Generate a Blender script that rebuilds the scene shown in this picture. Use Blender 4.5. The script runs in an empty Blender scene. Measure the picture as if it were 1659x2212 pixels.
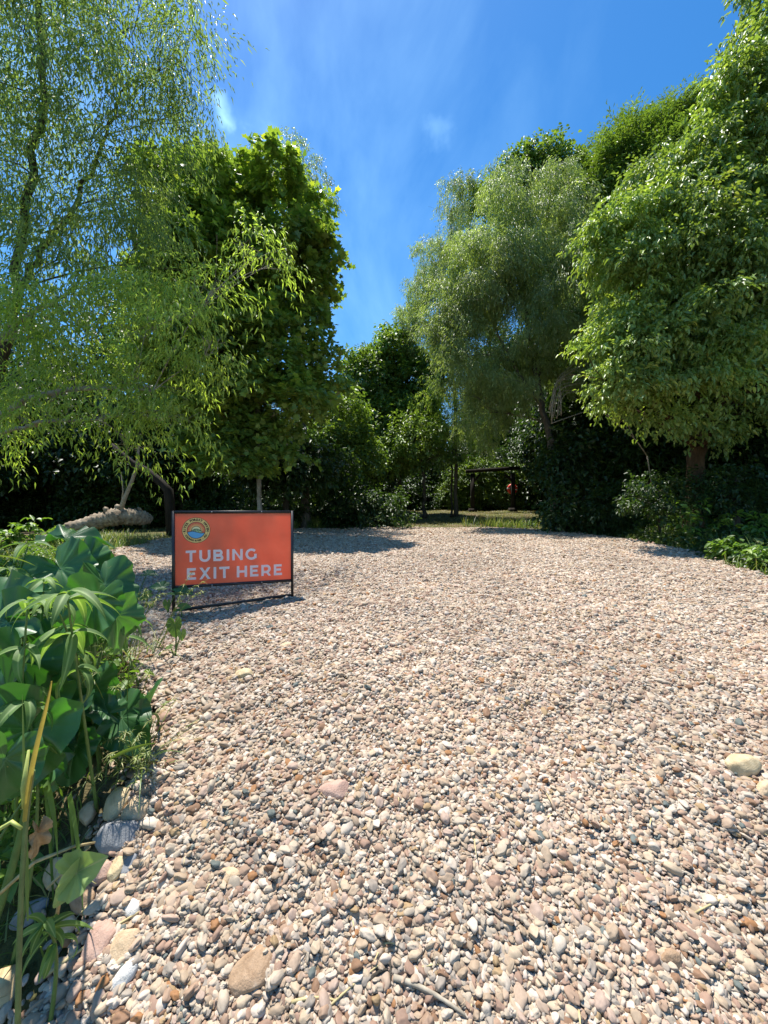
import bpy, math, random
import numpy as np
from mathutils import Vector, Matrix

SC = bpy.context.scene
COL = SC.collection
R = np.random.default_rng(11)
random.seed(5)

# ---------------------------------------------------------------- camera
CAM = np.array([0.0, 0.0, 0.83])
PITCH = math.radians(-0.45)
F = 384.0
K = 768.0 / 1659.0
FWD = np.array([0, math.cos(PITCH), math.sin(PITCH)])
UP = np.array([0, -math.sin(PITCH), math.cos(PITCH)])
RT = np.array([1.0, 0, 0])
cd = bpy.data.cameras.new('camera')
cam = bpy.data.objects.new('camera', cd)
COL.objects.link(cam)
cam.location = CAM
cam.rotation_euler = (math.pi / 2 + PITCH, 0, 0)
cd.sensor_fit = 'VERTICAL'
cd.sensor_height = 36
cd.lens = 36 * F / 1024
cd.clip_end = 1000
cd.clip_start = 0.05
SC.camera = cam


def ray(px, py):
    return ((px * K - 384) / F) * RT + ((512 - py * K) / F) * UP + FWD


def P(px, py, d):
    return CAM + d * ray(px, py)


# ---------------------------------------------------------------- terrain
PY = [-12, -4, 0, 1.1, 1.6, 2.2, 3.1, 5, 9, 13.5, 15, 23, 32, 60, 150]
PZ = [-2.6, -2.4, -2.05, -1.5, -1.22, -1.01, -0.835, -0.77, -0.735, -0.71, -0.66, -0.15, 0.05, 0.3, 0.4]


def sstep(a, b, x):
    t = np.clip((x - a) / (b - a), 0, 1)
    return t * t * (3 - 2 * t)


EDGE_Y = [-6, 0, 1.05, 1.15, 1.3, 1.5, 2.0, 3.5, 4.3, 5.5, 7, 9, 12, 13.2, 14.2]
EDGE_R = [3.6, 3.6, 3.8, 3.8, 3.85, 3.9, 4.0, 4.1, 4.4, 4.9, 5.3, 5.6, 5.6, 5.2, 2.0]
EDGE_L = [-1.08, -1.08, -1.05, -0.99, -0.93, -1.0, -1.14, -2.5, -3.2, -4.4, -4.7, -5.2, -3.9, -2.4, -0.5]


def gz(x, y):
    x = np.asarray(x, float)
    y = np.asarray(y, float)
    z = np.interp(y, PY, PZ)
    el = np.interp(y, EDGE_Y, EDGE_L)
    er = np.interp(y, EDGE_Y, EDGE_R)
    near = 1 - sstep(12, 15, y)
    z = z - 0.16 * sstep(0.0, 0.9, el - x) * (1 - sstep(3.5, 6, y))
    z = z - 0.22 * sstep(0.0, 1.6, x - er) * near
    z = z + 0.018 * np.sin(1.7 * x + 0.6 * y) + 0.014 * np.sin(2.3 * y - 1.1 * x + 1) + 0.008 * np.sin(5.1 * x + 3.7 * y)
    z = z - 0.012 * np.sin(3.2 * x) * sstep(1.0, 3.0, y)
    return z + CAM[2]


def hit(px, py, lift=0.0):
    r = ray(px, py)
    lo, hi = 0.3, 60.0
    d = 0.6
    while d < 60:
        p = CAM + d * r
        if p[2] < gz(p[0], p[1]) + lift:
            break
        lo = d
        d += 0.02 + d * 0.01
    hi = d
    for _ in range(20):
        m = (lo + hi) / 2
        p = CAM + m * r
        if p[2] < gz(p[0], p[1]) + lift:
            hi = m
        else:
            lo = m
    return CAM + hi * r, hi


# ---------------------------------------------------------------- materials
def mat(name):
    m = bpy.data.materials.new(name)
    m.use_nodes = True
    nt = m.node_tree
    for n in list(nt.nodes):
        if n.type != 'OUTPUT_MATERIAL':
            nt.nodes.remove(n)
    return m, nt, nt.nodes['Material Output']


def N(nt, typ, **kw):
    n = nt.nodes.new(typ)
    for k, v in kw.items():
        if k.startswith('i_'):
            key = k[2:].replace('_', ' ')
            n.inputs[key].default_value = v
        else:
            setattr(n, k, v)
    return n


def ramp(nt, stops, interp='LINEAR'):
    n = nt.nodes.new('ShaderNodeValToRGB')
    n.color_ramp.interpolation = interp
    e = n.color_ramp.elements
    while len(e) < len(stops):
        e.new(0.5)
    for el, (p, c) in zip(e, stops):
        el.position = p
        el.color = (c[0], c[1], c[2], 1)
    return n


def simple(name, col, rough=0.6, spec=0.5, nscale=None, namt=0.25, bump=0.0, metal=0.0, trans=0.0):
    m, nt, out = mat(name)
    L = nt.links.new
    b = N(nt, 'ShaderNodeBsdfPrincipled', i_Roughness=rough, i_Metallic=metal)
    b.inputs['Specular IOR Level'].default_value = spec
    b.inputs['Base Color'].default_value = (*col, 1)
    if nscale:
        tc = N(nt, 'ShaderNodeTexCoord')
        no = N(nt, 'ShaderNodeTexNoise', i_Scale=nscale, i_Detail=6.0, i_Roughness=0.6)
        L(tc.outputs['Object'], no.inputs['Vector'])
        r = ramp(nt, [(0.3, [c * (1 - namt) for c in col]), (0.7, [min(1, c * (1 + namt)) for c in col])])
        L(no.outputs['Fac'], r.inputs[0])
        L(r.outputs[0], b.inputs['Base Color'])
        if bump:
            bp = N(nt, 'ShaderNodeBump', i_Strength=bump, i_Distance=0.01)
            L(no.outputs['Fac'], bp.inputs['Height'])
            L(bp.outputs[0], b.inputs['Normal'])
    sh = b.outputs[0]
    if trans:
        t = N(nt, 'ShaderNodeBsdfTranslucent')
        t.inputs[0].default_value = (*col, 1)
        mx = N(nt, 'ShaderNodeMixShader')
        mx.inputs[0].default_value = trans
        L(b.outputs[0], mx.inputs[1])
        L(t.outputs[0], mx.inputs[2])
        sh = mx.outputs[0]
    L(sh, out.inputs['Surface'])
    return m


def leafmat(name, ca, cb, cc=None, rough=0.45, spec=0.5, trans=0.4, tboost=(2.1, 2.1, 0.8), vein=None, nsc=0.6, spots=False):
    """ca,cb: colour range over the per-leaf random value, cc: colour of occasional leaves"""
    m, nt, out = mat(name)
    L = nt.links.new
    at = N(nt, 'ShaderNodeAttribute', attribute_name='rnd')
    cc = cc or cb
    r = ramp(nt, [(0.0, ca), (0.8, cb), (1.0, cc)])
    L(at.outputs['Fac'], r.inputs[0])
    tc = N(nt, 'ShaderNodeTexCoord')
    no = N(nt, 'ShaderNodeTexNoise', i_Scale=nsc, i_Detail=3.0)
    L(tc.outputs['Object'], no.inputs['Vector'])
    mr = N(nt, 'ShaderNodeMapRange')
    mr.inputs[1].default_value = 0.3
    mr.inputs[2].default_value = 0.7
    mr.inputs[3].default_value = 0.75
    mr.inputs[4].default_value = 1.25
    L(no.outputs['Fac'], mr.inputs[0])
    mul = N(nt, 'ShaderNodeVectorMath', operation='SCALE')
    L(r.outputs[0], mul.inputs[0])
    L(mr.outputs[0], mul.inputs['Scale'])
    colout = mul.outputs[0]
    if vein:
        va = N(nt, 'ShaderNodeAttribute', attribute_name='vein')
        vr = ramp(nt, [(0.45, (0, 0, 0)), (1.0, (1, 1, 1))])
        L(va.outputs['Fac'], vr.inputs[0])
        mx = N(nt, 'ShaderNodeMix', data_type='RGBA')
        mx.inputs[7].default_value = (*vein, 1)
        L(vr.outputs[0], mx.inputs[0])
        L(colout, mx.inputs[6])
        colout = mx.outputs[2]
    if spots:
        n3 = N(nt, 'ShaderNodeTexNoise', i_Scale=30.0, i_Detail=5.0, i_Roughness=0.7)
        L(tc.outputs['Object'], n3.inputs['Vector'])
        r3 = ramp(nt, [(0.66, (0, 0, 0)), (0.72, (1, 1, 1))])
        L(n3.outputs['Fac'], r3.inputs[0])
        m3 = N(nt, 'ShaderNodeMix', data_type='RGBA')
        m3.inputs[7].default_value = (0.30, 0.24, 0.08, 1)
        L(r3.outputs[0], m3.inputs[0])
        L(colout, m3.inputs[6])
        colout = m3.outputs[2]
    b = N(nt, 'ShaderNodeBsdfPrincipled', i_Roughness=rough)
    b.inputs['Specular IOR Level'].default_value = spec
    L(colout, b.inputs['Base Color'])
    tm = N(nt, 'ShaderNodeVectorMath', operation='MULTIPLY')
    tm.inputs[1].default_value = tboost
    L(colout, tm.inputs[0])
    t = N(nt, 'ShaderNodeBsdfTranslucent')
    L(tm.outputs[0], t.inputs[0])
    mx = N(nt, 'ShaderNodeMixShader')
    mx.inputs[0].default_value = trans
    L(b.outputs[0], mx.inputs[1])
    L(t.outputs[0], mx.inputs[2])
    L(mx.outputs[0], out.inputs['Surface'])
    return m


PEBBLE0 = [(0.0, (0.60, 0.55, 0.47)), (0.10, (0.52, 0.43, 0.34)), (0.19, (0.70, 0.66, 0.60)), (0.29, (0.45, 0.34, 0.27)),
          (0.37, (0.56, 0.46, 0.38)), (0.45, (0.66, 0.60, 0.52)), (0.53, (0.42, 0.30, 0.245)), (0.59, (0.50, 0.42, 0.33)),
          (0.66, (0.40, 0.38, 0.355)), (0.72, (0.62, 0.54, 0.43)), (0.80, (0.31, 0.20, 0.135)), (0.835, (0.76, 0.71, 0.66)),
          (0.90, (0.55, 0.45, 0.40)), (0.952, (0.42, 0.23, 0.11)), (0.962, (0.17, 0.22, 0.23)), (0.975, (0.47, 0.36, 0.22))]

PEBBLE = [(p, (c[0] * 0.68, c[1] * 0.608, c[2] * 0.532)) for p, c in PEBBLE0]


def pebble_mat():
    m, nt, out = mat('pebble')
    L = nt.links.new
    oi = N(nt, 'ShaderNodeObjectInfo')
    r1 = ramp(nt, PEBBLE[:16], 'CONSTANT')
    L(oi.outputs['Random'], r1.inputs[0])
    tc = N(nt, 'ShaderNodeTexCoord')
    mu = N(nt, 'ShaderNodeMath', operation='MULTIPLY')
    mu.inputs[1].default_value = 57.0
    L(oi.outputs['Random'], mu.inputs[0])
    no = N(nt, 'ShaderNodeTexNoise', noise_dimensions='4D', i_Scale=1.1, i_Detail=5.0, i_Roughness=0.65)
    L(tc.outputs['Object'], no.inputs['Vector'])
    L(mu.outputs[0], no.inputs['W'])
    mr = N(nt, 'ShaderNodeMapRange')
    mr.inputs[1].default_value = 0.3
    mr.inputs[2].default_value = 0.7
    mr.inputs[3].default_value = 0.78
    mr.inputs[4].default_value = 1.15
    L(no.outputs['Fac'], mr.inputs[0])
    sc = N(nt, 'ShaderNodeVectorMath', operation='SCALE')
    L(r1.outputs[0], sc.inputs[0])
    L(mr.outputs[0], sc.inputs['Scale'])
    # large patches of dustier, pinker stone across the pad
    geo = N(nt, 'ShaderNodeNewGeometry')
    n2 = N(nt, 'ShaderNodeTexNoise', i_Scale=0.7, i_Detail=4.0)
    L(geo.outputs['Position'], n2.inputs['Vector'])
    mr2 = N(nt, 'ShaderNodeMapRange')
    mr2.inputs[1].default_value = 0.35
    mr2.inputs[2].default_value = 0.65
    mr2.inputs[3].default_value = 0.86
    mr2.inputs[4].default_value = 1.08
    L(n2.outputs['Fac'], mr2.inputs[0])
    sc2 = N(nt, 'ShaderNodeVectorMath', operation='SCALE')
    L(sc.outputs[0], sc2.inputs[0])
    L(mr2.outputs[0], sc2.inputs['Scale'])
    b = N(nt, 'ShaderNodeBsdfPrincipled', i_Roughness=0.75)
    b.inputs['Specular IOR Level'].default_value = 0.3
    L(sc2.outputs[0], b.inputs['Base Color'])
    bp = N(nt, 'ShaderNodeBump', i_Strength=0.35, i_Distance=0.002)
    L(no.outputs['Fac'], bp.inputs['Height'])
    L(bp.outputs[0], b.inputs['Normal'])
    L(b.outputs[0], out.inputs['Surface'])
    return m


def bed_mat():
    m, nt, out = mat('gravel_bed')
    L = nt.links.new
    tc = N(nt, 'ShaderNodeTexCoord')
    v = N(nt, 'ShaderNodeTexVoronoi', i_Scale=34.0)
    L(tc.outputs['Object'], v.inputs['Vector'])
    sx = N(nt, 'ShaderNodeSeparateColor')
    L(v.outputs['Color'], sx.inputs[0])
    r = ramp(nt, PEBBLE[:16], 'CONSTANT')
    L(sx.outputs[0], r.inputs[0])
    d = ramp(nt, [(0.25, (1, 1, 1)), (0.75, (0.35, 0.33, 0.3))])
    L(v.outputs['Distance'], d.inputs[0])
    mx = N(nt, 'ShaderNodeMix', data_type='RGBA', blend_type='MULTIPLY')
    mx.inputs[0].default_value = 1
    L(r.outputs[0], mx.inputs[6])
    L(d.outputs[0], mx.inputs[7])
    b = N(nt, 'ShaderNodeBsdfPrincipled', i_Roughness=0.85)
    L(mx.outputs[2], b.inputs['Base Color'])
    inv = N(nt, 'ShaderNodeMath', operation='SUBTRACT')
    inv.inputs[0].default_value = 1
    L(v.outputs['Distance'], inv.inputs[1])
    bp = N(nt, 'ShaderNodeBump', i_Strength=1.0, i_Distance=0.02)
    L(inv.outputs[0], bp.inputs['Height'])
    L(bp.outputs[0], b.inputs['Normal'])
    L(b.outputs[0], out.inputs['Surface'])
    return m


def ground_mat():
    m, nt, out = mat('ground')
    L = nt.links.new
    tc = N(nt, 'ShaderNodeTexCoord')
    n1 = N(nt, 'ShaderNodeTexNoise', i_Scale=0.9, i_Detail=6.0, i_Roughness=0.65)
    n2 = N(nt, 'ShaderNodeTexNoise', i_Scale=28.0, i_Detail=5.0, i_Roughness=0.7)
    L(tc.outputs['Object'], n1.inputs['Vector'])
    L(tc.outputs['Object'], n2.inputs['Vector'])
    r1 = ramp(nt, [(0.38, (0.15, 0.115, 0.075)), (0.5, (0.11, 0.105, 0.05)), (0.62, (0.06, 0.085, 0.025))])
    r2 = ramp(nt, [(0.3, (0.45, 0.42, 0.4)), (0.7, (1.35, 1.3, 1.2))])
    L(n1.outputs['Fac'], r1.inputs[0])
    L(n2.outputs['Fac'], r2.inputs[0])
    mx = N(nt, 'ShaderNodeMix', data_type='RGBA', blend_type='MULTIPLY')
    mx.inputs[0].default_value = 1
    L(r1.outputs[0], mx.inputs[6])
    L(r2.outputs[0], mx.inputs[7])
    b = N(nt, 'ShaderNodeBsdfPrincipled', i_Roughness=0.95)
    b.inputs['Specular IOR Level'].default_value = 0.1
    L(mx.outputs[2], b.inputs['Base Color'])
    bp = N(nt, 'ShaderNodeBump', i_Strength=0.8, i_Distance=0.03)
    L(n2.outputs['Fac'], bp.inputs['Height'])
    L(bp.outputs[0], b.inputs['Normal'])
    L(b.outputs[0], out.inputs['Surface'])
    return m


def bark_mat(name, a, b_, scale=(14, 14, 3), bump=0.7):
    m, nt, out = mat(name)
    L = nt.links.new
    tc = N(nt, 'ShaderNodeTexCoord')
    mp = N(nt, 'ShaderNodeMapping')
    mp.inputs['Scale'].default_value = scale
    L(tc.outputs['Object'], mp.inputs[0])
    no = N(nt, 'ShaderNodeTexNoise', i_Scale=1.0, i_Detail=8.0, i_Roughness=0.7)
    L(mp.outputs[0], no.inputs['Vector'])
    r = ramp(nt, [(0.35, a), (0.65, b_)])
    L(no.outputs['Fac'], r.inputs[0])
    b = N(nt, 'ShaderNodeBsdfPrincipled', i_Roughness=0.9)
    b.inputs['Specular IOR Level'].default_value = 0.2
    L(r.outputs[0], b.inputs['Base Color'])
    bp = N(nt, 'ShaderNodeBump', i_Strength=bump, i_Distance=0.02)
    L(no.outputs['Fac'], bp.inputs['Height'])
    L(bp.outputs[0], b.inputs['Normal'])
    L(b.outputs[0], out.inputs['Surface'])
    return m


def rock_mat(name, a, b_, c=None, scale=9.0):
    m, nt, out = mat(name)
    L = nt.links.new
    tc = N(nt, 'ShaderNodeTexCoord')
    no = N(nt, 'ShaderNodeTexNoise', i_Scale=scale, i_Detail=9.0, i_Roughness=0.68, i_Distortion=0.6)
    L(tc.outputs['Object'], no.inputs['Vector'])
    st = [(0.33, a), (0.6, b_)]
    if c:
        st.append((0.72, c))
    r = ramp(nt, st)
    L(no.outputs['Fac'], r.inputs[0])
    n2 = N(nt, 'ShaderNodeTexNoise', i_Scale=scale * 14, i_Detail=4.0)
    L(tc.outputs['Object'], n2.inputs['Vector'])
    b = N(nt, 'ShaderNodeBsdfPrincipled', i_Roughness=0.8)
    b.inputs['Specular IOR Level'].default_value = 0.3
    L(r.outputs[0], b.inputs['Base Color'])
    ad = N(nt, 'ShaderNodeMath', operation='ADD')
    L(no.outputs['Fac'], ad.inputs[0])
    L(n2.outputs['Fac'], ad.inputs[1])
    bp = N(nt, 'ShaderNodeBump', i_Strength=0.6, i_Distance=0.004)
    L(ad.outputs[0], bp.inputs['Height'])
    L(bp.outputs[0], b.inputs['Normal'])
    L(b.outputs[0], out.inputs['Surface'])
    return m


M = {}
M['pebble'] = pebble_mat()
M['bed'] = bed_mat()
M['ground'] = ground_mat()
M['willow'] = leafmat('willow_leaf', (0.110, 0.175, 0.060), (0.210, 0.300, 0.100), (0.340, 0.400, 0.190), spec=0.35, rough=0.5, trans=0.42)
M['willow_low'] = leafmat('willow_leaf_bright', (0.160, 0.250, 0.060), (0.310, 0.420, 0.100), (0.450, 0.500, 0.200), spec=0.35, rough=0.5, trans=0.45)
M['willow_grey'] = leafmat('willow_leaf_grey', (0.140, 0.200, 0.080), (0.240, 0.310, 0.120), (0.330, 0.390, 0.190), spec=0.5, trans=0.38)
M['syc'] = leafmat('sycamore_leaf', (0.100, 0.185, 0.050), (0.220, 0.320, 0.060), (0.480, 0.540, 0.080), rough=0.4, trans=0.33, tboost=(1.8, 1.75, 0.6))
M['elder'] = leafmat('box_elder_leaf', (0.115, 0.200, 0.055), (0.260, 0.355, 0.090), (0.460, 0.500, 0.140), rough=0.42, trans=0.33, tboost=(1.8, 1.75, 0.6))
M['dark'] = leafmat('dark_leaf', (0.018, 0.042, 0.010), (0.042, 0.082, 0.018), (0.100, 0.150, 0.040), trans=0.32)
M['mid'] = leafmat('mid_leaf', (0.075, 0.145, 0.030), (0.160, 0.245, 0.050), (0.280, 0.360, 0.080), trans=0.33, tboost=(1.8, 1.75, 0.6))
M['ear'] = leafmat('elephant_ear_leaf', (0.028, 0.090, 0.028), (0.058, 0.150, 0.045), (0.080, 0.170, 0.050), rough=0.40, spec=0.5, trans=0.26, tboost=(1.6, 2.2, 0.4), vein=(0.17, 0.32, 0.15), nsc=9, spots=True)
M['ear_pale'] = leafmat('wilted_leaf', (0.2, 0.3, 0.1), (0.26, 0.34, 0.13), rough=0.6, trans=0.25, vein=(0.45, 0.42, 0.22), nsc=12)
M['lance'] = leafmat('lance_leaf', (0.070, 0.140, 0.035), (0.110, 0.200, 0.050), (0.160, 0.250, 0.060), rough=0.62, trans=0.38, vein=(0.24, 0.34, 0.13), nsc=12, spots=True)
M['weed'] = leafmat('weed_leaf', (0.065, 0.132, 0.024), (0.156, 0.264, 0.048), (0.260, 0.336, 0.096), trans=0.38, nsc=4)
M['grass'] = leafmat('grass_blade', (0.072, 0.132, 0.028), (0.168, 0.228, 0.055), (0.384, 0.348, 0.154), trans=0.3, nsc=1.5)
M['lawn'] = leafmat('dry_lawn_blade', (0.09, 0.10, 0.035), (0.19, 0.18, 0.075), (0.34, 0.29, 0.15), trans=0.25, nsc=0.8)
M['straw'] = simple('straw', (0.42, 0.34, 0.17), 0.7, 0.3, 40, 0.3)
M['stem'] = simple('green_stem', (0.12, 0.2, 0.05), 0.5, 0.4, 20, 0.25, trans=0.15)
M['bark_grey'] = bark_mat('grey_bark', (0.05, 0.045, 0.036), (0.17, 0.15, 0.12))
M['bark_pale'] = bark_mat('pale_bark', (0.14, 0.12, 0.09), (0.38, 0.35, 0.29), (9, 9, 6))
M['bark_brown'] = bark_mat('brown_bark', (0.035, 0.022, 0.012), (0.11, 0.066, 0.034))
M['bark_dark'] = bark_mat('dark_bark', (0.03, 0.026, 0.02), (0.085, 0.072, 0.055))
M['bark_log'] = bark_mat('log_bark', (0.12, 0.088, 0.058), (0.40, 0.33, 0.245), (4, 14, 14), 1.0)
M['deadwood'] = simple('dead_wood', (0.3, 0.26, 0.2), 0.85, 0.2, 30, 0.35)

# ---------------------------------------------------------------- mesh tools


class MB:
    """collects plain geometry and links it as one mesh object"""

    def __init__(s):
        s.v, s.f, s.m, s.n = [], [], [], 0
        s.attr = {}

    def add(s, v, f, mi=0, **attrs):
        v = np.asarray(v, float).reshape(-1, 3)
        f = [tuple(int(i) + s.n for i in q) for q in f]
        s.v.append(v)
        s.f += f
        s.m += [mi] * len(f)
        for k in set(list(attrs) + list(s.attr)):
            s.attr.setdefault(k, [np.zeros(s.n)])
            a = attrs.get(k, 0.0)
            s.attr[k].append(np.full(len(v), a) if np.isscalar(a) else np.asarray(a, float))
        s.n += len(v)

    def box(s, c, size, rot=None, bev=0.0, mi=0):
        hx, hy, hz = [q / 2 for q in size]
        if bev > 0:
            pts, fc = bevbox(hx, hy, hz, bev)
        else:
            pts = np.array([[x, y, z] for x in (-hx, hx) for y in (-hy, hy) for z in (-hz, hz)])
            fc = [(0, 1, 3, 2), (4, 6, 7, 5), (0, 4, 5, 1), (2, 3, 7, 6), (0, 2, 6, 4), (1, 5, 7, 3)]
        if rot is not None:
            pts = pts @ np.array(rot).T
        s.add(pts + np.asarray(c), fc, mi)

    def tube(s, pts, rad, n=8, cap=True, mi=0, wob=0.0, **attrs):
        pts = np.asarray(pts, float)
        rad = np.full(len(pts), rad) if np.isscalar(rad) else np.asarray(rad, float)
        t = np.gradient(pts, axis=0)
        t /= np.linalg.norm(t, axis=1)[:, None] + 1e-9
        a = np.array([0, 0, 1.0]) if abs(t[0][2]) < 0.9 else np.array([1.0, 0, 0])
        u = np.cross(t[0], a)
        u /= np.linalg.norm(u)
        ang = np.linspace(0, 2 * np.pi, n, endpoint=False)
        vs = []
        for i in range(len(pts)):
            u = u - t[i] * np.dot(u, t[i])
            u /= np.linalg.norm(u) + 1e-9
            w = np.cross(t[i], u)
            rr = rad[i] * (1 + wob * np.sin(3 * ang + i * 1.3) + wob * np.sin(5 * ang - i * 2.1)) if wob else rad[i]
            rr = np.broadcast_to(rr, ang.shape)
            vs.append(pts[i] + (np.cos(ang) * rr)[:, None] * u + (np.sin(ang) * rr)[:, None] * w)
        vs = np.concatenate(vs)
        f = []
        for i in range(len(pts) - 1):
            for j in range(n):
                k = (j + 1) % n
                f.append((i * n + j, i * n + k, (i + 1) * n + k, (i + 1) * n + j))
        if cap:
            f.append(tuple(range(n - 1, -1, -1)))
            f.append(tuple(range((len(pts) - 1) * n, len(pts) * n)))
        s.add(vs, f, mi, **attrs)

    def build(s, name, mats, parent=None, smooth=True, origin=None):
        me = bpy.data.meshes.new(name)
        v = np.concatenate(s.v) if s.v else np.zeros((0, 3))
        if origin is not None:
            v = v - np.asarray(origin)
        me.from_pydata(v.tolist(), [], s.f)
        for m in (mats if isinstance(mats, (list, tuple)) else [mats]):
            me.materials.append(m)
        me.polygons.foreach_set('material_index', s.m)
        me.polygons.foreach_set('use_smooth', [smooth] * len(s.f))
        for k, a in s.attr.items():
            at = me.attributes.new(k, 'FLOAT', 'POINT')
            at.data.foreach_set('value', np.concatenate(a).astype(np.float32))
        me.update()
        o = bpy.data.objects.new(name, me)
        COL.objects.link(o)
        if parent:
            o.parent = parent
        elif origin is not None:
            o.location = origin
        return o


def bevbox(hx, hy, hz, b):
    import bmesh
    bm = bmesh.new()
    bmesh.ops.create_cube(bm, size=2)
    for v in bm.verts:
        v.co = (v.co.x * hx, v.co.y * hy, v.co.z * hz)
    bmesh.ops.bevel(bm, geom=list(bm.edges), offset=b, segments=2, affect='EDGES')
    bm.verts.ensure_lookup_table()
    pts = np.array([v.co[:] for v in bm.verts])
    fc = [tuple(v.index for v in f.verts) for f in bm.faces]
    bm.free()
    return pts, fc


def tag(o, label=None, cat=None, group=None, kind=None):
    if label:
        o['label'] = label
    if cat:
        o['category'] = cat
    if group:
        o['group'] = group
    if kind:
        o['kind'] = kind
    return o


def empty(name, loc, label, cat, group=None):
    o = bpy.data.objects.new(name, None)
    COL.objects.link(o)
    o.location = [float(q) for q in loc]
    o.empty_display_size = 0.1
    return tag(o, label, cat, group)


def heavy(name, V, F3, rnd, m, parent=None, origin=(0, 0, 0)):
    """V (n,3); F3 (k,3) triangles; rnd per vertex"""
    me = bpy.data.meshes.new(name)
    V = (V - np.asarray(origin)).astype(np.float32)
    me.vertices.add(len(V))
    me.vertices.foreach_set('co', V.ravel())
    me.loops.add(F3.size)
    me.loops.foreach_set('vertex_index', F3.astype(np.int32).ravel())
    me.polygons.add(len(F3))
    me.polygons.foreach_set('loop_start', np.arange(0, F3.size, 3, dtype=np.int32))
    at = me.attributes.new('rnd', 'FLOAT', 'POINT')
    at.data.foreach_set('value', rnd.astype(np.float32))
    me.materials.append(m)
    me.update(calc_edges=True)
    o = bpy.data.objects.new(name, me)
    COL.objects.link(o)
    if parent:
        o.parent = parent
    else:
        o.location = origin
    return o


# ---------------------------------------------------------------- leaves
def norm(a):
    a = np.asarray(a, float)
    return a / (np.linalg.norm(a, axis=-1, keepdims=True) + 1e-9)


def leaf_shape(kind):
    if kind == 'lanceolate':
        v = np.array([[0, 0, 0], [0.35, 0.5, 0.1], [0.4, 0, -0.03], [0.35, -0.5, 0.1], [1, 0, -0.22]], float)
        f = np.array([[0, 2, 1], [0, 3, 2], [1, 2, 4], [2, 3, 4]])
    elif kind == 'oval':
        v = np.array([[0, 0, 0], [0.3, 0.5, 0.12], [0.75, 0.33, 0.0], [1.05, 0, -0.22], [0.75, -0.33, 0.0], [0.3, -0.5, 0.12], [0.5, 0, -0.06]], float)
        f = np.array([[0, 6, 1], [1, 6, 2], [2, 6, 3], [3, 6, 4], [4, 6, 5], [5, 6, 0]])
    elif kind == 'simple':
        v = np.array([[0, 0, 0], [0.5, 0.42, 0.08], [1, 0, -0.12], [0.5, -0.42, 0.08]], float)
        f = np.array([[0, 2, 1], [0, 3, 2]])
    else:  # star
        out = [(0.0, 0.0), (0.05, 0.42), (0.28, 0.3), (0.5, 0.62), (0.6, 0.28), (1.0, 0.0), (0.6, -0.28), (0.5, -0.62), (0.28, -0.3), (0.05, -0.42)]
        v = np.array([[x, y, -0.12 * x + 0.1 * abs(y)] for x, y in out] + [[0.32, 0, -0.05]], float)
        f = np.array([[i, 10, (i + 1) % 10] for i in range(10)])
    return v, f


def make_cluster(rng, kind, n, L, W, size, droop, spread):
    """a leafy twig: leaves set along a curved twig that starts at the origin, heads along +x and droops"""
    lv, lf = leaf_shape(kind)
    V, Fc, Rn = [], [], []
    k = 0
    side = 1
    for i in range(n):
        t = (i + 0.5) / n
        if droop > 1:       # hanging strand
            x = size * 0.35 * math.sin(t * 1.5)
            z = -size * droop * 0.55 * t ** 1.4 + 0.1 * size * t
        else:
            x = size * t
            z = size * (0.15 * t - droop * t * t)
        p = np.array([x, 0, z]) + rng.normal(0, spread * size, 3)
        side = -side
        az = side * rng.uniform(0.3, 1.2) + rng.normal(0, 0.35)
        el = rng.normal(-0.15 - 0.9 * min(droop, 1.0), 0.35)
        d = np.array([math.cos(az) * math.cos(el), math.sin(az) * math.cos(el), math.sin(el)])
        nrm = np.array([rng.normal(0, 0.4), rng.normal(0, 0.4), 1.0])
        nrm = norm(nrm - d * np.dot(nrm, d))
        s = np.cross(nrm, d)
        l = L * rng.uniform(0.6, 1.25)
        w = W * rng.uniform(0.7, 1.2)
        V.append(p + lv[:, :1] * l * d + lv[:, 1:2] * w * s + lv[:, 2:3] * l * nrm)
        Fc.append(lf + k)
        Rn.append(np.full(len(lv), rng.random()))
        k += len(lv)
    return np.concatenate(V), np.concatenate(Fc), np.concatenate(Rn)


def scatter(rng, templ, pos, yaw, pit, scale, tone):
    nv = 0
    Vs, Fs, Rs = [], [], []
    ids = rng.integers(0, len(templ), len(pos))
    for ti, (v, f, r) in enumerate(templ):
        ix = np.where(ids == ti)[0]
        if len(ix) == 0:
            continue
        cy, sy = np.cos(yaw[ix]), np.sin(yaw[ix])
        cp, sp = np.cos(pit[ix]), np.sin(pit[ix])
        x, y, z = v[:, 0][None], v[:, 1][None], v[:, 2][None]
        x2 = x * cp[:, None] - z * sp[:, None]
        z2 = x * sp[:, None] + z * cp[:, None]
        X = x2 * cy[:, None] - y * sy[:, None]
        Y = x2 * sy[:, None] + y * cy[:, None]
        Vv = np.stack([X, Y, z2], -1) * scale[ix][:, None, None] + pos[ix][:, None, :]
        m = len(ix)
        Vs.append(Vv.reshape(-1, 3))
        Fs.append((f[None] + (np.arange(m) * len(v))[:, None, None] + nv).reshape(-1, 3))
        Rs.append(np.clip(0.65 * r[None] + tone[ix][:, None], 0, 1).reshape(-1))
        nv += m * len(v)
    return np.concatenate(Vs), np.concatenate(Fs), np.concatenate(Rs)


def lump(rng, n, amp, freq):
    """smooth random function on directions"""
    k = rng.normal(0, freq, (n, 3))
    ph = rng.uniform(0, 6.28, n)
    return lambda d: amp * np.sin(d @ k.T + ph).sum(1) / math.sqrt(n)


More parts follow.
